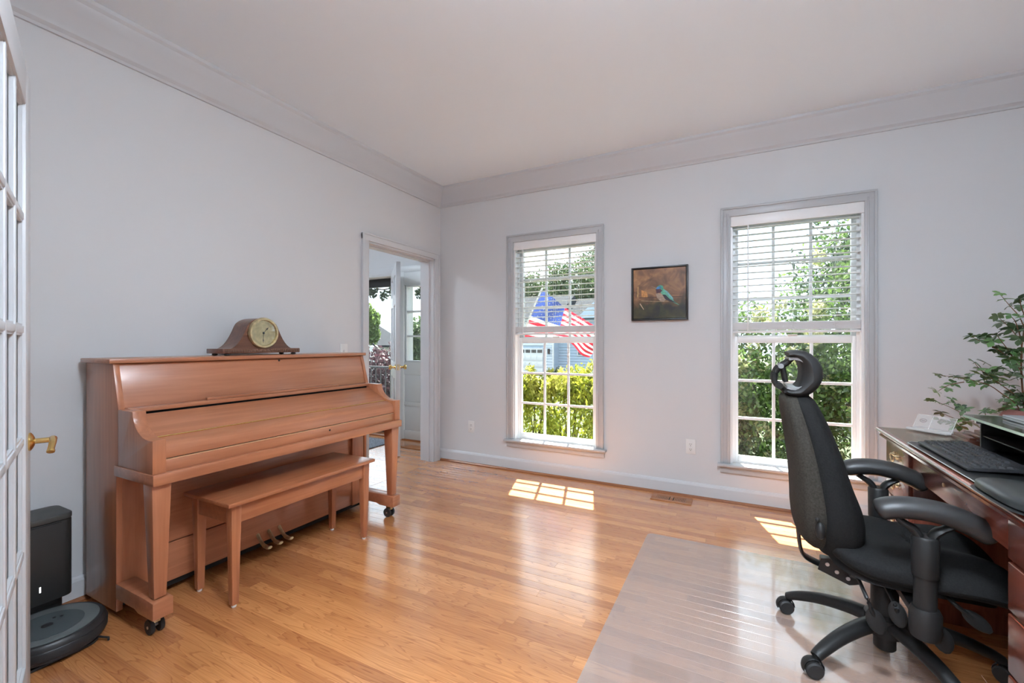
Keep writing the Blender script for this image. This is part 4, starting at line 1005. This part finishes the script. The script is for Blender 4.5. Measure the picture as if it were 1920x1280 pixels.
def plant():
    base = Vector((4.075, -.47, 0))
    t = thing('potted_plant', 'leafy green artificial plant in a rose-brown pot behind the desk corner', 'plant', tuple(base))
    MB().lathe([(.02, .0), (.13, .0), (.14, .02), (.10, .05), (.05, .12), (.045, .42), (.10, .50), (.12, .52)], base, 28).build('stand', MHZ, t, smooth=True)
    MB().lathe([(.02, .52), (.105, .52), (.15, .60), (.172, .70), (.168, .78), (.135, .835), (.110, .845), (.110, .83), (.02, .82)], base, 32).build('pot', pm('rose_brown_pot', (.24, .10, .085), .45), t, smooth=True)
    tw = pm('twig_brown', (.16, .075, .035), .7)
    S = 4.5722
    def C(u, v, y=-.40): return at_y(1740+u/S, 540+v/S, y)
    rr = random.Random(11)
    brs = [[(880, 1330), (840, 1150), (822, 980), (805, 800), (800, 560), (825, 330), (850, 80)],
           [(860, 1200), (760, 1000), (640, 910), (540, 840), (430, 800), (330, 780), (200, 760), (105, 745)], [(310, 805), (180, 830), (90, 880)],
           [(880, 1330), (700, 1290), (520, 1230), (420, 1180), (330, 1130), (260, 1055), (80, 975), (20, 955)], [(330, 1160), (220, 1115), (105, 1065)], [(330, 1200), (200, 1155), (100, 1130)],
           [(815, 760), (760, 650), (660, 570), (570, 510), (460, 460), (370, 412)], [(720, 580), (680, 520), (595, 410)], [(815, 960), (700, 880), (560, 780), (450, 700), (400, 640)],
           [(805, 600), (800, 480), (760, 410), (690, 330), (600, 245)], [(825, 340), (780, 240), (700, 150), (615, 50)], [(840, 260), (800, 165), (790, 95)], [(810, 480), (755, 300), (710, 240)],
           [(820, 980), (900, 800), (960, 620)], [(830, 700), (920, 520), (1010, 420)], [(840, 500), (930, 330), (960, 200)], [(850, 1180), (960, 1000), (1060, 880)], [(540, 1235), (500, 1120), (490, 1060)]]
    for i, br in enumerate(brs):
        yv = rr.uniform(-.10, .10) if i else 0
        pts = [C(u, v, -.40+yv*k/(len(br)-1)) for k, (u, v) in enumerate(br)]
        if i in (0, 3): pts[0] = base+Vector((0, 0, .82))
        pts = catmull(pts, 3); n = len(pts)
        MB().tube(pts, [(.006 if i == 0 else .0032)*(1-.65*k/(n-1)) for k in range(n)], 6).build('branch', tw, t, smooth=True)
    lm = oleaf('plant_leaf', ((.05, .085, .05), (.10, .24, .06), (.15, .19, .13), (.07, .15, .05), (.20, .36, .12)))
    protos = [leaf_cluster(6, .040, 1), leaf_cluster(5, .044, 2), leaf_cluster(6, .036, 3)]
    meshes = []
    for p in protos:
        o = p.build('leaf', lm, t, world=False, smooth=True); meshes.append(o.data); bpy.data.objects.remove(o)
    spots = [(615,45),(655,95),(710,145),(790,95),(800,165),(600,240),(625,295),(710,230),(790,265),(740,345),(690,340),(800,360),(370,410),(440,440),(490,415),(595,405),(560,455),(525,455),(590,525),(690,525),(640,520),(785,435),(745,420),(770,575),(720,530),(400,635),(490,640),(520,690),(460,690),(95,745),(235,750),(260,765),(330,780),(345,750),(210,815),(155,860),(70,880),(400,800),(375,815),(480,780),(455,740),(500,820),(600,770),(560,740),(640,790),(750,615),(690,600),(800,620),(720,660),(650,690),(760,770),(700,830),(800,760),(720,900),(680,990),(800,900),(20,960),(70,970),(205,950),(170,985),(250,1000),(310,1040),(280,1020),(115,1065),(200,1145),(180,1150),(250,1140),(100,1130),(320,1140),(280,1180),(240,1190),(350,1110),(370,1150),(510,1055),(490,1050),(595,1055),(690,1030),(660,1030),(740,950),(650,945),(800,1000),(570,800),(620,730),(585,700),(780,980),(740,720),(780,540)]
    for k in range(60): spots.append((rr.uniform(820, 1120), rr.uniform(150, 1150)))
    first = True
    for k, (u, v) in enumerate(spots):
        o = bpy.data.objects.new('leaf', meshes[k % 3]); COL.objects.link(o); o.parent = t
        big = 1.25 if u > 430 and 300 < v < 1000 else 1.0
        o.location = C(u, v, -.40+rr.uniform(-.10, .10))-base
        o.rotation_euler = (rr.uniform(-.7, .7), rr.uniform(-.7, .7), rr.uniform(0, 6.3)); sc_ = rr.uniform(.8, 1.1)*big; o.scale = (sc_,)*3
plant()

# ------------------------------------------------------------------ foyer: front door, sidelight, storm door, rug
def foyer():
    hx, hy = -1.100, .500; fx, fy = -.428, -.150
    d = Vector((fx-hx, fy-hy, 0)); W_ = d.length; ang = math.atan2(d.y, d.x)
    t = thing('front_door', 'white front door standing open edge-on in the foyer', 'door', (hx, hy, 0), ang); OFF[t.name] = (0, 0, 0)
    T_ = .044
    bx(0, .115, -T_/2, T_/2, .012, 2.035).build('stile', M['trim'], t, bevel=.003); bx(W_-.115, W_, -T_/2, T_/2, .012, 2.035).build('stile', M['trim'], t, bevel=.003)
    for z0, z1 in ((.012, .24), (.80, .98), (1.60, 1.72), (1.92, 2.035)): bx(.115, W_-.115, -T_/2, T_/2, z0, z1).build('rail', M['trim'], t, bevel=.003)
    bx(W_/2-.055, W_/2+.055, -T_/2, T_/2, .24, 1.92).build('mullion', M['trim'], t, bevel=.003)
    for z0, z1 in ((.24, .80), (.98, 1.60), (1.72, 1.92)):
        for a, b_ in ((.115, W_/2-.055), (W_/2+.055, W_-.115)): bx(a, b_, -.010, .010, z0, z1).build('panel', M['trim'], t, bevel=.004)
    bx(W_, W_+.0015, -.014, .014, .905, .965).build('latch_plate', M['dullbrass'], t)
    for s in (-1, 1):
        k = MB().lathe([(.030, s*T_/2), (.030, s*(T_/2+.006)), (.012, s*(T_/2+.012)), (.011, s*(T_/2+.035)), (.024, s*(T_/2+.045)), (.027, s*(T_/2+.058)), (.020, s*(T_/2+.068)), (.002, s*(T_/2+.070))], (W_-.062, 0, .935), 20, 'y').build('door_knob', M['brass'], t, smooth=True)
    # frame of the doorway and sidelight
    dr = struct(bx(-1.13, -1.095, .53, .70, 0, 2.06).build('door_2', M['trim'], bevel=.002), 'white frame of the open front door in the foyer')
    bx(-1.93, -1.895, .53, .70, 0, 2.06).build('jamb', M['trim'], dr, bevel=.002); bx(-1.93, -1.095, .53, .70, 2.03, 2.07).build('head_jamb', M['trim'], dr, bevel=.002)
    bx(-2.01, -.58, .525, .55, 2.05, 2.13).build('head_casing', M['trim'], dr, bevel=.004); bx(-2.01, -1.93, .525, .55, 0, 2.05).build('casing', M['trim'], dr, bevel=.004)
    bx(-1.93, -1.095, .54, .72, -.01, .018).build('threshold', M['shoe'], dr, bevel=.003)
    sl = struct(bx(-1.095, -.940, .52, .56, 0, 2.06).build('window_3', M['trim'], bevel=.003), 'narrow white sidelight with three panes over panels beside the front door')
    bx(-.650, -.58, .52, .56, 0, 2.06).build('stile', M['trim'], sl, bevel=.003)
    for z0, z1 in ((.0, .12), (.42, .47), (.80, .955), (1.895, 2.06)): bx(-.94, -.65, .525, .56, z0, z1).build('rail', M['trim'], sl, bevel=.003)
    for z0, z1 in ((.12, .42), (.47, .80)): bx(-.94, -.65, .535, .56, z0, z1).build('panel', M['trim'], sl, bevel=.004)
    fr = .018
    for a in ((-.925, -.925+fr, .965, 1.885), (-.665-fr, -.665, .965, 1.885), (-.925, -.665, .955, .975), (-.925, -.665, 1.875, 1.895)): bx(a[0], a[1], .535, .60, a[2], a[3]).build('glazing_frame', M['trim'], sl, bevel=.002)
    zz = [.972, 1.272, 1.572, 1.878]
    for k in (1, 2): bx(-.91, -.68, .54, .60, zz[k]-.011, zz[k]+.011).build('muntin', M['trim'], sl, bevel=.002)
    for k in range(3): bx(-.91, -.68, .568, .572, zz[k]+.011, zz[k+1]-.011).build('pane', M['glass'], sl)
    # storm door outside the opening
    dk = pm('storm_door_dark', (.022, .024, .026), .4)
    t = thing('storm_door', 'dark framed storm door with a full glass panel at the front entry', 'storm door', (-1.45, .715, 0))
    x0, x1 = -1.89, -1.095
    bx(x0, x0+.05, .70, .73, .02, 2.045).build('stile', dk, t, bevel=.003); bx(x1-.05, x1, .70, .73, .02, 2.045).build('stile', dk, t, bevel=.003)
    bx(x0+.05, x1-.05, .69, .745, 1.925, 2.045).build('screen_cassette', dk, t, bevel=.006); bx(x0+.05, x1-.05, .70, .73, .02, .14).build('bottom_rail', dk, t, bevel=.003)
    bx(x0+.05, x1-.05, .713, .717, .14, 1.925).build('pane', M['glass'], t)
    bx(x0+.06, x0+.09, .66, .70, .95, 1.06).build('handle', dk, t, bevel=.004)
    # door mat
    rg = MB().prism([(-1.55, -.06), (-.96, -.06), (-.96, .40), (-1.55, .40)], 'z', .0005, .010).build('entry_rug', pm('rug_blue_grey', (.17, .19, .23), .95, noise=(75, .6)), origin=(-1.25, .17, 0))
    tag(rg, 'small blue-grey patterned entry rug inside the front door', 'rug')
foyer()

# ------------------------------------------------------------------ outdoors
GZ = -.65
gm = pm('lawn_grass', (.024, .038, .009), .9, noise=(3, .35))
mb = MB(); nx = 40
def gz(x, y):
    q = max(0, (math.hypot(x-1, y)-4)); return GZ-.020*min(q, 40)
xs_ = [-70+140*i/nx for i in range(nx+1)]; ys_ = [.72+(i/nx)**1.6*100 for i in range(nx+1)]
vs = [(x, y, gz(x, y)) for y in ys_ for x in xs_]; fs = [(j*(nx+1)+i, j*(nx+1)+i+1, (j+1)*(nx+1)+i+1, (j+1)*(nx+1)+i) for j in range(nx) for i in range(nx)]
mb.add(vs, fs); lw = mb.build('lawn', gm, smooth=True); tag(lw, 'green front lawn sloping away from the house', 'lawn', kind='structure')
struct(MB().box(-.2, RX+.2, .15, 1.0, 2.64, 2.76).build('eave', M['trim']), 'white roof eave over the front windows')
struct(MB().box(-3.6, -.2, .70, 2.35, 2.58, 2.74).build('porch_roof', M['trim']), 'white porch roof over the front entry')
struct(MB().box(-3.6, -.25, .70, 2.30, -.65, -.06).build('porch_floor', pm('porch_concrete', (.20, .19, .18), .85, noise=(12, .2))), 'grey concrete porch at the front entry')
pc = pm('porch_white', (.5, .5, .5), .5)
for i, (x, y) in enumerate(((-.70, 2.22), (-3.5, 2.22))):
    t = thing('porch_column', ('white square porch post holding the flag pole', 'white square porch post at the far end of the railing')[i], 'post', (x, y, -.06))
    bx(x-.06, x+.06, y-.06, y+.06, .0, 2.50).build('shaft', pc, t, bevel=.004); bx(x-.08, x+.08, y-.08, y+.08, -.06, .0).build('base', pc, t, bevel=.004); bx(x-.08, x+.08, y-.08, y+.08, 2.50, 2.58).build('capital', pc, t, bevel=.004)
ir = pm('black_iron', (.012, .012, .013), .5)
t = thing('porch_railing', 'black iron porch railing with upright balusters', 'railing', (-2.06, 2.1, -.06))
bx(-3.42, -.70, 2.08, 2.12, .755, .785).build('top_rail', ir, t, bevel=.004); bx(-3.42, -.70, 2.09, 2.11, .06, .08).build('bottom_rail', ir, t)
for k in range(25): x = -3.40+k*.112; bx(x-.007, x+.007, 2.093, 2.107, .08, .755).build('baluster', ir, t)
for x in (-3.42, -2.06, -.72): bx(x-.02, x+.02, 2.08, 2.12, -.06, .80).build('post', ir, t)

# flag on a leaning white pole
def flag():
    tip = Vector((.178, 2.20, 1.975)); foot = Vector((-.488, 2.21, .60))
    t = thing('flag', 'stars and stripes flag on a leaning white pole outside the window', 'flag', tuple(foot))
    MB().tube([foot, tip+(tip-foot).normalized()*.02], .013, 10).build('pole', pm('pole_white', (.55, .55, .55), .4), t, smooth=True)
    MB().ell(tip+Vector((.004, 0, .035)), (.020, .020, .022), 12, 8).build('finial', M['black'], t, smooth=True)
    MB().tube([foot-Vector((.14, 0, .06)), foot+(tip-foot).normalized()*.10], .020, 10).build('bracket', M['black'], t, smooth=True)
    hd = (foot-tip).normalized()
    top = catmull([tip+hd*.02, Vector((.345, 2.22, 1.835)), Vector((.53, 2.16, 1.70)), Vector((.74, 2.24, 1.56)), Vector((.955, 2.18, 1.425)), Vector((1.12, 2.22, 1.30))], 8)
    bot = catmull([tip+hd*.78, Vector((.10, 2.16, 1.235)), Vector((.36, 2.26, 1.225)), Vector((.62, 2.16, 1.185)), Vector((.76, 2.24, 1.03)), Vector((.90, 2.18, .99))], 8)
    n = len(top); mv = 39
    def pt(i, j):
        v = j/mv; p = top[i].lerp(bot[i], v); u = i/(n-1)
        p.y += .035*math.sin(u*9+v*3)*min(1, u*4); p.z -= .02*math.sin(PI*v)*u
        return p
    mats = [leafmat('flag_red', (.36, .018, .035), (.36, .018, .035), .8, .45), leafmat('flag_white', (.50, .50, .52), (.50, .50, .52), .8, .45), leafmat('flag_blue', (.030, .055, .20), (.030, .055, .20), .8, .45)]
    vs = [pt(i, j) for i in range(n) for j in range(mv+1)]; ci = int(n*.42); fr, fw, fb = [], [], []
    for i in range(n-1):
        for j in range(mv):
            q = (i*(mv+1)+j, (i+1)*(mv+1)+j, (i+1)*(mv+1)+j+1, i*(mv+1)+j+1); s = j//3
            (fb if (i < ci and s < 7) else fr if s % 2 == 0 else fw).append(q)
    for nm, m, ff in (('red_stripes', mats[0], fr), ('white_stripes', mats[1], fw), ('canton', mats[2], fb)):
        b_ = MB(); b_.add(vs, ff); o = b_.build(nm, m, t, smooth=True)
        bm = bmesh.new(); bm.from_mesh(o.data); bmesh.ops.delete(bm, geom=[v for v in bm.verts if not v.link_faces], context='VERTS'); bm.to_mesh(o.data); bm.free()
        if nm != 'canton': o['kind'] = 'stuff'
    cant = [o for o in t.children if o.name.startswith('canton')][0]
    st = MB()
    for r_ in range(9):
        for c in range(6 if r_ % 2 == 0 else 5):
            u = (c*2+1+(r_ % 2))/12; v = (r_+.7)/9.6*7/13
            i = min(n-2, u*ci); i0 = int(i); j = min(mv-1, v*mv); j0 = int(j)
            c0 = pt(i0, j0).lerp(pt(i0+1, j0), i-i0); du = (pt(i0+1, j0)-pt(i0, j0)).normalized(); dv = (pt(i0, j0+1)-pt(i0, j0)).normalized(); c0 = c0+(pt(i0, j0+1)-pt(i0, j0))*(j-j0)
            for side in (-.004, .004):
                pts = [c0+Vector((0, side, 0))]+[c0+Vector((0, side, 0))+(du*math.cos(2*PI*k/10)+dv*math.sin(2*PI*k/10))*(.014 if k % 2 == 0 else .006) for k in range(10)]
                st.add(pts, [(0, 1+k, 1+(k+1) % 10) for k in range(10)])
    so = st.build('stars', mats[1], cant); so['kind'] = 'stuff'
flag()

# foliage
RS = np.random.RandomState(5)
def foliage(ells, n, L, wd, lump=.16, up=.35, shell=.45):
    V = []; F = []
    vol = np.array([e[1][0]*e[1][1]*e[1][2] for e in ells])**.7; vol = vol/vol.sum()
    pick = RS.choice(len(ells), n, p=vol)
    C_ = np.array([e[0] for e in ells])[pick]; Rr = np.array([e[1] for e in ells])[pick]
    d = RS.normal(size=(n, 3)); d /= np.linalg.norm(d, axis=1)[:, None]
    rad = (shell+(1-shell)*RS.rand(n)**.6)
    lum = 1+lump*(np.sin(d[:, 0]*9+pick*2)*np.sin(d[:, 2]*8+pick)+.7*np.sin(d[:, 1]*11+d[:, 0]*5+pick*3))+RS.normal(size=n)*.05
    p = C_+d*Rr*(rad*lum)[:, None]
    a = RS.normal(size=(n, 3)); a[:, 2] += up*1.2; a /= np.linalg.norm(a, axis=1)[:, None]
    b = np.cross(a, RS.normal(size=(n, 3))); b /= np.linalg.norm(b, axis=1)[:, None]
    sc_ = RS.uniform(.7, 1.25, n)[:, None]
    a = a*L*sc_; b = b*wd*sc_
    V = np.stack([p-a*.5, p+b*.5, p+a*.5, p-b*.5], 1).reshape(-1, 3)
    F = np.arange(4*n).reshape(-1, 4)
    return V, F
def fol_obj(name, ells, n, L, wd, m, parent, **k):
    V, F = foliage(ells, n, L, wd, **k); off = np.array(OFF[parent.name])
    me = bpy.data.meshes.new(name); me.from_pydata((V-off).tolist(), [], F.tolist()); me.materials.append(m)
    o = bpy.data.objects.new(name, me); COL.objects.link(o); o.parent = parent; o['kind'] = 'stuff'; return o
bark = pm('bark_brown', (.06, .045, .03), .9)
def shrub(name, label, ells, n, L, wd, m, stems=6, group=None, m2=None, ells2=None, n2=0, **k):
    c = ells[0][0]; g = gz(c[0], c[1])
    t = thing(name, label, 'shrub' if 'tree' not in name else 'tree', (c[0], c[1], g), 0, group)
    fol_obj('foliage', ells, n, L, wd, m, t, **k)
    if m2: fol_obj('new_growth', ells2, n2, L, wd, m2, t, **k)
    rr = random.Random(len(label)+int(c[0]*10))
    for s in range(stems):
        e = ells[s % len(ells)]; a = rr.uniform(0, 6.28)
        tp = Vector(e[0])+Vector((e[1][0]*.5*math.cos(a), e[1][1]*.5*math.sin(a), e[1][2]*.4))
        b0 = Vector((c[0]+.06*math.cos(a)*(1 if stems > 1 else 0), c[1]+.06*math.sin(a)*(1 if stems > 1 else 0), g-.02)); md = b0.lerp(tp, .5)+Vector((rr.uniform(-.05, .05), rr.uniform(-.05, .05), 0))
        r0 = (.012 if stems > 1 else .14) if 'tree' not in name else .13
        MB().tube(catmull([b0, md, tp], 4), [r0*(1-.6*i/8) for i in range(9)], 7).build('stem' if 'tree' not in name else 'trunk', bark, t, smooth=True)
    return t
lm_y = leafmat('golden_shrub_leaf', (.16, .22, .016), (.40, .42, .045), .5, .5)
lm_y2 = leafmat('golden_shrub_tip', (.34, .36, .05), (.42, .42, .09), .5, .45)
lm_g = leafmat('hedge_leaf', (.030, .062, .020), (.12, .20, .045), .35, .4)
lm_c = leafmat('hedge_cream_growth', (.28, .32, .10), (.46, .44, .27), .5, .45)
lm_t = leafmat('far_tree_leaf', (.022, .045, .02), (.085, .13, .045), .6, .35)
lm_t2 = leafmat('bright_tree_leaf', (.055, .10, .02), (.13, .20, .05), .6, .4)
lm_p = leafmat('purple_leaf', (.022, .010, .014), (.085, .035, .045), .5, .3)
lm_d = leafmat('dark_tree_leaf', (.010, .022, .010), (.035, .06, .025), .6, .3)
for i, (x, y, top, rx, lab) in enumerate(((-.35, 1.75, .62, .42, 'golden green shrub outside at the left edge of the flag window'), (.28, 1.62, .74, .45, 'golden green shrub below the flag seen through the left window'), (.88, 1.55, .80, .44, 'golden green shrub in the middle of the row outside the left window'), (1.42, 1.60, .90, .42, 'golden green shrub at the right side of the flag window'), (1.95, 1.7, .72, .4, 'golden green shrub beyond the right edge of the flag window'))):
    h = top-GZ
    el = [((x, y, GZ+h*.45), (rx, .42, h*.50))]+[((x+R.uniform(-.28, .28), y+R.uniform(-.2, .2), top-R.uniform(.05, .3)), (.12, .12, .20)) for _ in range(7)]
    tp = [((x+R.uniform(-.32, .32), y-.1+R.uniform(-.25, .2), top-R.uniform(-.03, .25)), (.07, .07, .14)) for _ in range(8)]
    shrub('golden_shrub', lab, el, 5200, .062, .026, lm_y, 7, 'golden shrubs under the front windows', lm_y2, tp, 1100, up=.9)
hed = [((2.25, 3.5, .10), (.75, .6, 1.15), 'low left hedge shrub outside the window behind the chair', 1), ((3.15, 3.25, .45), (.72, .7, 1.45), 'hedge shrub with cream new growth behind the office chair window', 2), ((4.15, 3.35, .95), (.85, .8, 2.0), 'tallest hedge shrub filling the right of the chair window', 3), ((5.2, 3.3, .9), (.8, .8, 2.1), 'hedge shrub beyond the right edge of the chair window', 4)]
for (c, r_, lab, k) in hed:
    el = [(c, r_)]+[((c[0]+r_[0]*.75*math.cos(a), c[1]+r_[1]*.75*math.sin(a), c[2]+r_[2]*R.uniform(-.5, .65)), (.28, .28, .30)) for a in [R.uniform(0, 6.28) for _ in range(10)]]
    tp = [((c[0]+r_[0]*R.uniform(-.85, .85), c[1]-r_[1]*R.uniform(.2, 1.0), c[2]+r_[2]*R.uniform(-.6, .95)), (.10, .10, .10)) for _ in range(34)]
    tp = [e for e in tp if ((e[0][0]-c[0])/r_[0])**2+((e[0][2]-c[2])/r_[2])**2 < 1.05]
    shrub('hedge_shrub', lab, el, 13000, .075, .036, lm_g, 8, 'tall hedge outside the front window', lm_c, tp, 1900, shell=.55)
# a conifer-like dark tree rising behind the hedge
c = at_d(1590, 440, 11)
shrub('dark_tree', 'dark tree showing above the hedge in the window behind the chair', [((c.x, c.y, 1.6), (1.3, 1.3, 2.6)), ((c.x+.5, c.y, 3.0), (.9, .9, 1.3))], 9000, .14, .07, lm_d, 1)
# far trees and houses
def tree(px, py, dep, rx, rz, lab, m, n=7000, L=.32, name='shade_tree'):
    c = at_d(px, py, dep)
    el = [((c.x, c.y, c.z), (rx, rx, rz))]+[((c.x+rx*.7*math.cos(a), c.y+rx*.7*math.sin(a), c.z+rz*R.uniform(-.5, .6)), (rx*.45, rx*.45, rz*.4)) for a in [k*.9+.3 for k in range(7)]]
    shrub(name, lab, el, n, L, L*.6, m, 1, 'trees across the street')
tree(1082, 552, 56, 3.6, 4.4, 'round green tree behind the neighbour house roof', lm_t, 8000, .42)
tree(1134, 520, 76, 4.3, 7.2, 'tall green tree at the right side of the flag window', lm_t, 8000, .42)
tree(998, 568, 64, 3.8, 4.2, 'pale green tree behind the garage left of the flag', lm_t, 7000, .42)
tree(690, 612, 26, .62, 1.15, 'bright green tree seen through the front door opening', lm_t2, 6000, .22)
tree(784, 650, 18, .75, 1.1, 'grey green tree seen through the sidelight', lm_t, 5000, .18)
c = at_d(724, 690, 9.5)
shrub('purple_shrub', 'dark purple leaved shrub beyond the porch railing', [((c.x, c.y, .25), (.62, .6, .85)), ((c.x-.45, c.y-.1, -.1), (.5, .5, .55)), ((c.x+.45, c.y, 0), (.5, .5, .7))], 9000, .10, .05, lm_p, 6)
c = at_d(1043, 692, 22)
shrub('round_shrub', 'clipped dark green round shrub in front of the neighbour house', [((c.x, c.y, -.75), (.62, .62, .65))], 5000, .10, .06, lm_d, 4)
# branch hanging into the top of the door view
b0 = at_d(600, 640, 7.6); b0.z = gz(b0.x, b0.y)
t = thing('overhanging_tree', 'tree branch with dark leaves hanging across the top of the door view', 'tree', tuple(b0))
MB().tube(catmull([b0, b0+Vector((.05, 0, 1.6)), at_d(615, 520, 7.6), at_d(640, 520, 7.6)], 4), [.07]*5+[.045]*4+[.02]*4, 8).build('trunk', bark, t, smooth=True)
pts = [at_d(640, 520, 7.6), at_d(690, 533, 7.6), at_d(720, 543, 7.6), at_d(760, 530, 7.7), at_d(792, 540, 7.8)]
MB().tube(catmull(pts, 4), .012, 6).build('twig', bark, t, smooth=True)
fol_obj('foliage', [(tuple(at_d(698, 549, 7.6)), (.11, .11, .09)), (tuple(at_d(720, 553, 7.6)), (.09, .09, .09)), (tuple(at_d(734, 545, 7.6)), (.07, .07, .06)), (tuple(at_d(786, 548, 7.8)), (.09, .09, .10)), (tuple(at_d(690, 543, 7.6)), (.07, .08, .06))], 330, .07, .045, lm_d, t, shell=.1)

# neighbour house with a garage
sd_ = pm('blue_grey_siding', (.30, .37, .46), .7); wt = pm('house_white', (.50, .52, .54), .6); rf = pm('grey_shingle', (.030, .034, .040), .95, noise=(2.2, .25), spec=.05)
def siding(x0, x1, y, z0, z1, m, name, parent, st=.22):
    mb = MB(); z = z0
    while z < z1-.01:
        z2 = min(z+st, z1); mb.add([(x0, y, z2), (x1, y, z2), (x1, y-.04, z), (x0, y-.04, z), (x0, y, z), (x1, y, z)], [(0, 1, 2, 3), (3, 2, 5, 4)]); z = z2
    o = mb.build(name, m, parent); o['kind'] = 'stuff'; return o
def garage_house():
    y = 28.0; g = -1.35
    t = thing('neighbor_house', 'blue-grey sided neighbour house with a white garage door', 'house', (-9, y, g))
    bx(-16, -10.05, y+.02, y+7, g, 3.1).build('garage_wing', sd_, t); siding(-16, -10.05, y, 1.0, 3.1, pm('pale_siding', (.42, .46, .52), .7), 'siding', t)
    siding(-16, -13.0, y, g, 1.0, sd_, 'siding', t); siding(-10.75, -10.05, y, g, 1.0, pm('pale_siding_strip', (.40, .45, .52), .7), 'siding', t)
    bx(-10.05, 1.0, y+1.22, y+8, g, 3.1).build('main_wing', sd_, t); siding(-10.05, 1.0, y+1.2, g, 3.1, sd_, 'siding', t)
    d = bx(-13.0, -10.9, y-.06, y, g, .78).build('garage_door', wt, t)
    for k in range(4):
        z0 = g+.03+k*.53
        for q in range(4):
            x0 = -12.95+q*.515
            if k == 3:
                for s in range(4): bx(x0+.04+s*.105, x0+.125+s*.105, y-.075, y-.06, z0+.15, z0+.40).build('pane', M['black'], d)
            else: bx(x0+.03, x0+.485, y-.08, y-.06, z0+.06, z0+.46).build('door_panel', wt, d, bevel=.02)
    bx(-10.12, -10.0, y-.05, y+.05, g, 2.6).build('downspout', wt, t); bx(-16.2, -9.9, y-.35, y-.15, 2.95, 3.15).build('gutter', wt, t)
    bx(-10.45, -10.32, y-.2, y, .35, .75).build('wall_lantern', M['black'], t)
    MB().prism([(y-.5, 3.1), (y+3.6, 5.2), (y+8.4, 3.1)], 'x', -16.4, -9.6).build('roof', rf, t)
    MB().prism([(y+.7, 3.1), (y+4.6, 5.0), (y+8.6, 3.1)], 'x', -9.6, 1.4).build('roof', rf, t)
    MB().prism([(-8.4, 3.1), (-6.9, 4.4), (-5.4, 3.1)], 'y', y+.6, y+4).build('gable', sd_, t)
    for x in (-8.0, -5.0):
        w_ = bx(x-.5, x+.5, y+1.1, y+1.2, .2, 1.9).build('window', wt, t); bx(x-.42, x+.42, y+1.08, y+1.1, .28, 1.82).build('pane', pm('far_pane', (.06, .08, .10), .1), w_)
    for x in (-12.7, -11.8): pl = bx(x-.35, x+.35, y-1.2, y-.8, g, g+.28).build('planter', M['black'], t)
garage_house()
def roof_house():
    a, b_ = at_d(704, 640, 27), at_d(768, 640, 29)
    t = thing('far_house', 'grey shingle roofed house seen through the front door', 'house', (a.x, a.y, -2.0))
    dv = (b_-a); dv.z = 0; dv.normalize(); nv = Vector((-dv.y, dv.x, 0)); zr, ze = 2.45, 1.05
    def slab(p, q, z0, z1, off0, off1, th, nm, m):
        A, B = p+nv*off0, q+nv*off0; C_, D = q+nv*off1, p+nv*off1
        vs = [(A.x, A.y, z0), (B.x, B.y, z0), (C_.x, C_.y, z1), (D.x, D.y, z1)]; vs += [(x, y, z-th) for x, y, z in vs]
        MB().add(vs, [(0, 1, 2, 3), (7, 6, 5, 4), (0, 4, 5, 1), (1, 5, 6, 2), (2, 6, 7, 3), (3, 7, 4, 0)]).build(nm, m, t)
    p, q = a, b_
    slab(p, q, ze, zr, 0, 3.5, .12, 'roof_slope', pm('far_roof_grey', (.020, .023, .028), .95, noise=(6, .3), spec=.05)); slab(p, q, zr, ze, 3.5, 7, .12, 'roof_slope', rf)
    slab(p+dv*.3, q-dv*.3, ze-.1, ze-.1, .5, 6.5, 3.0, 'walls', wt)
roof_house()
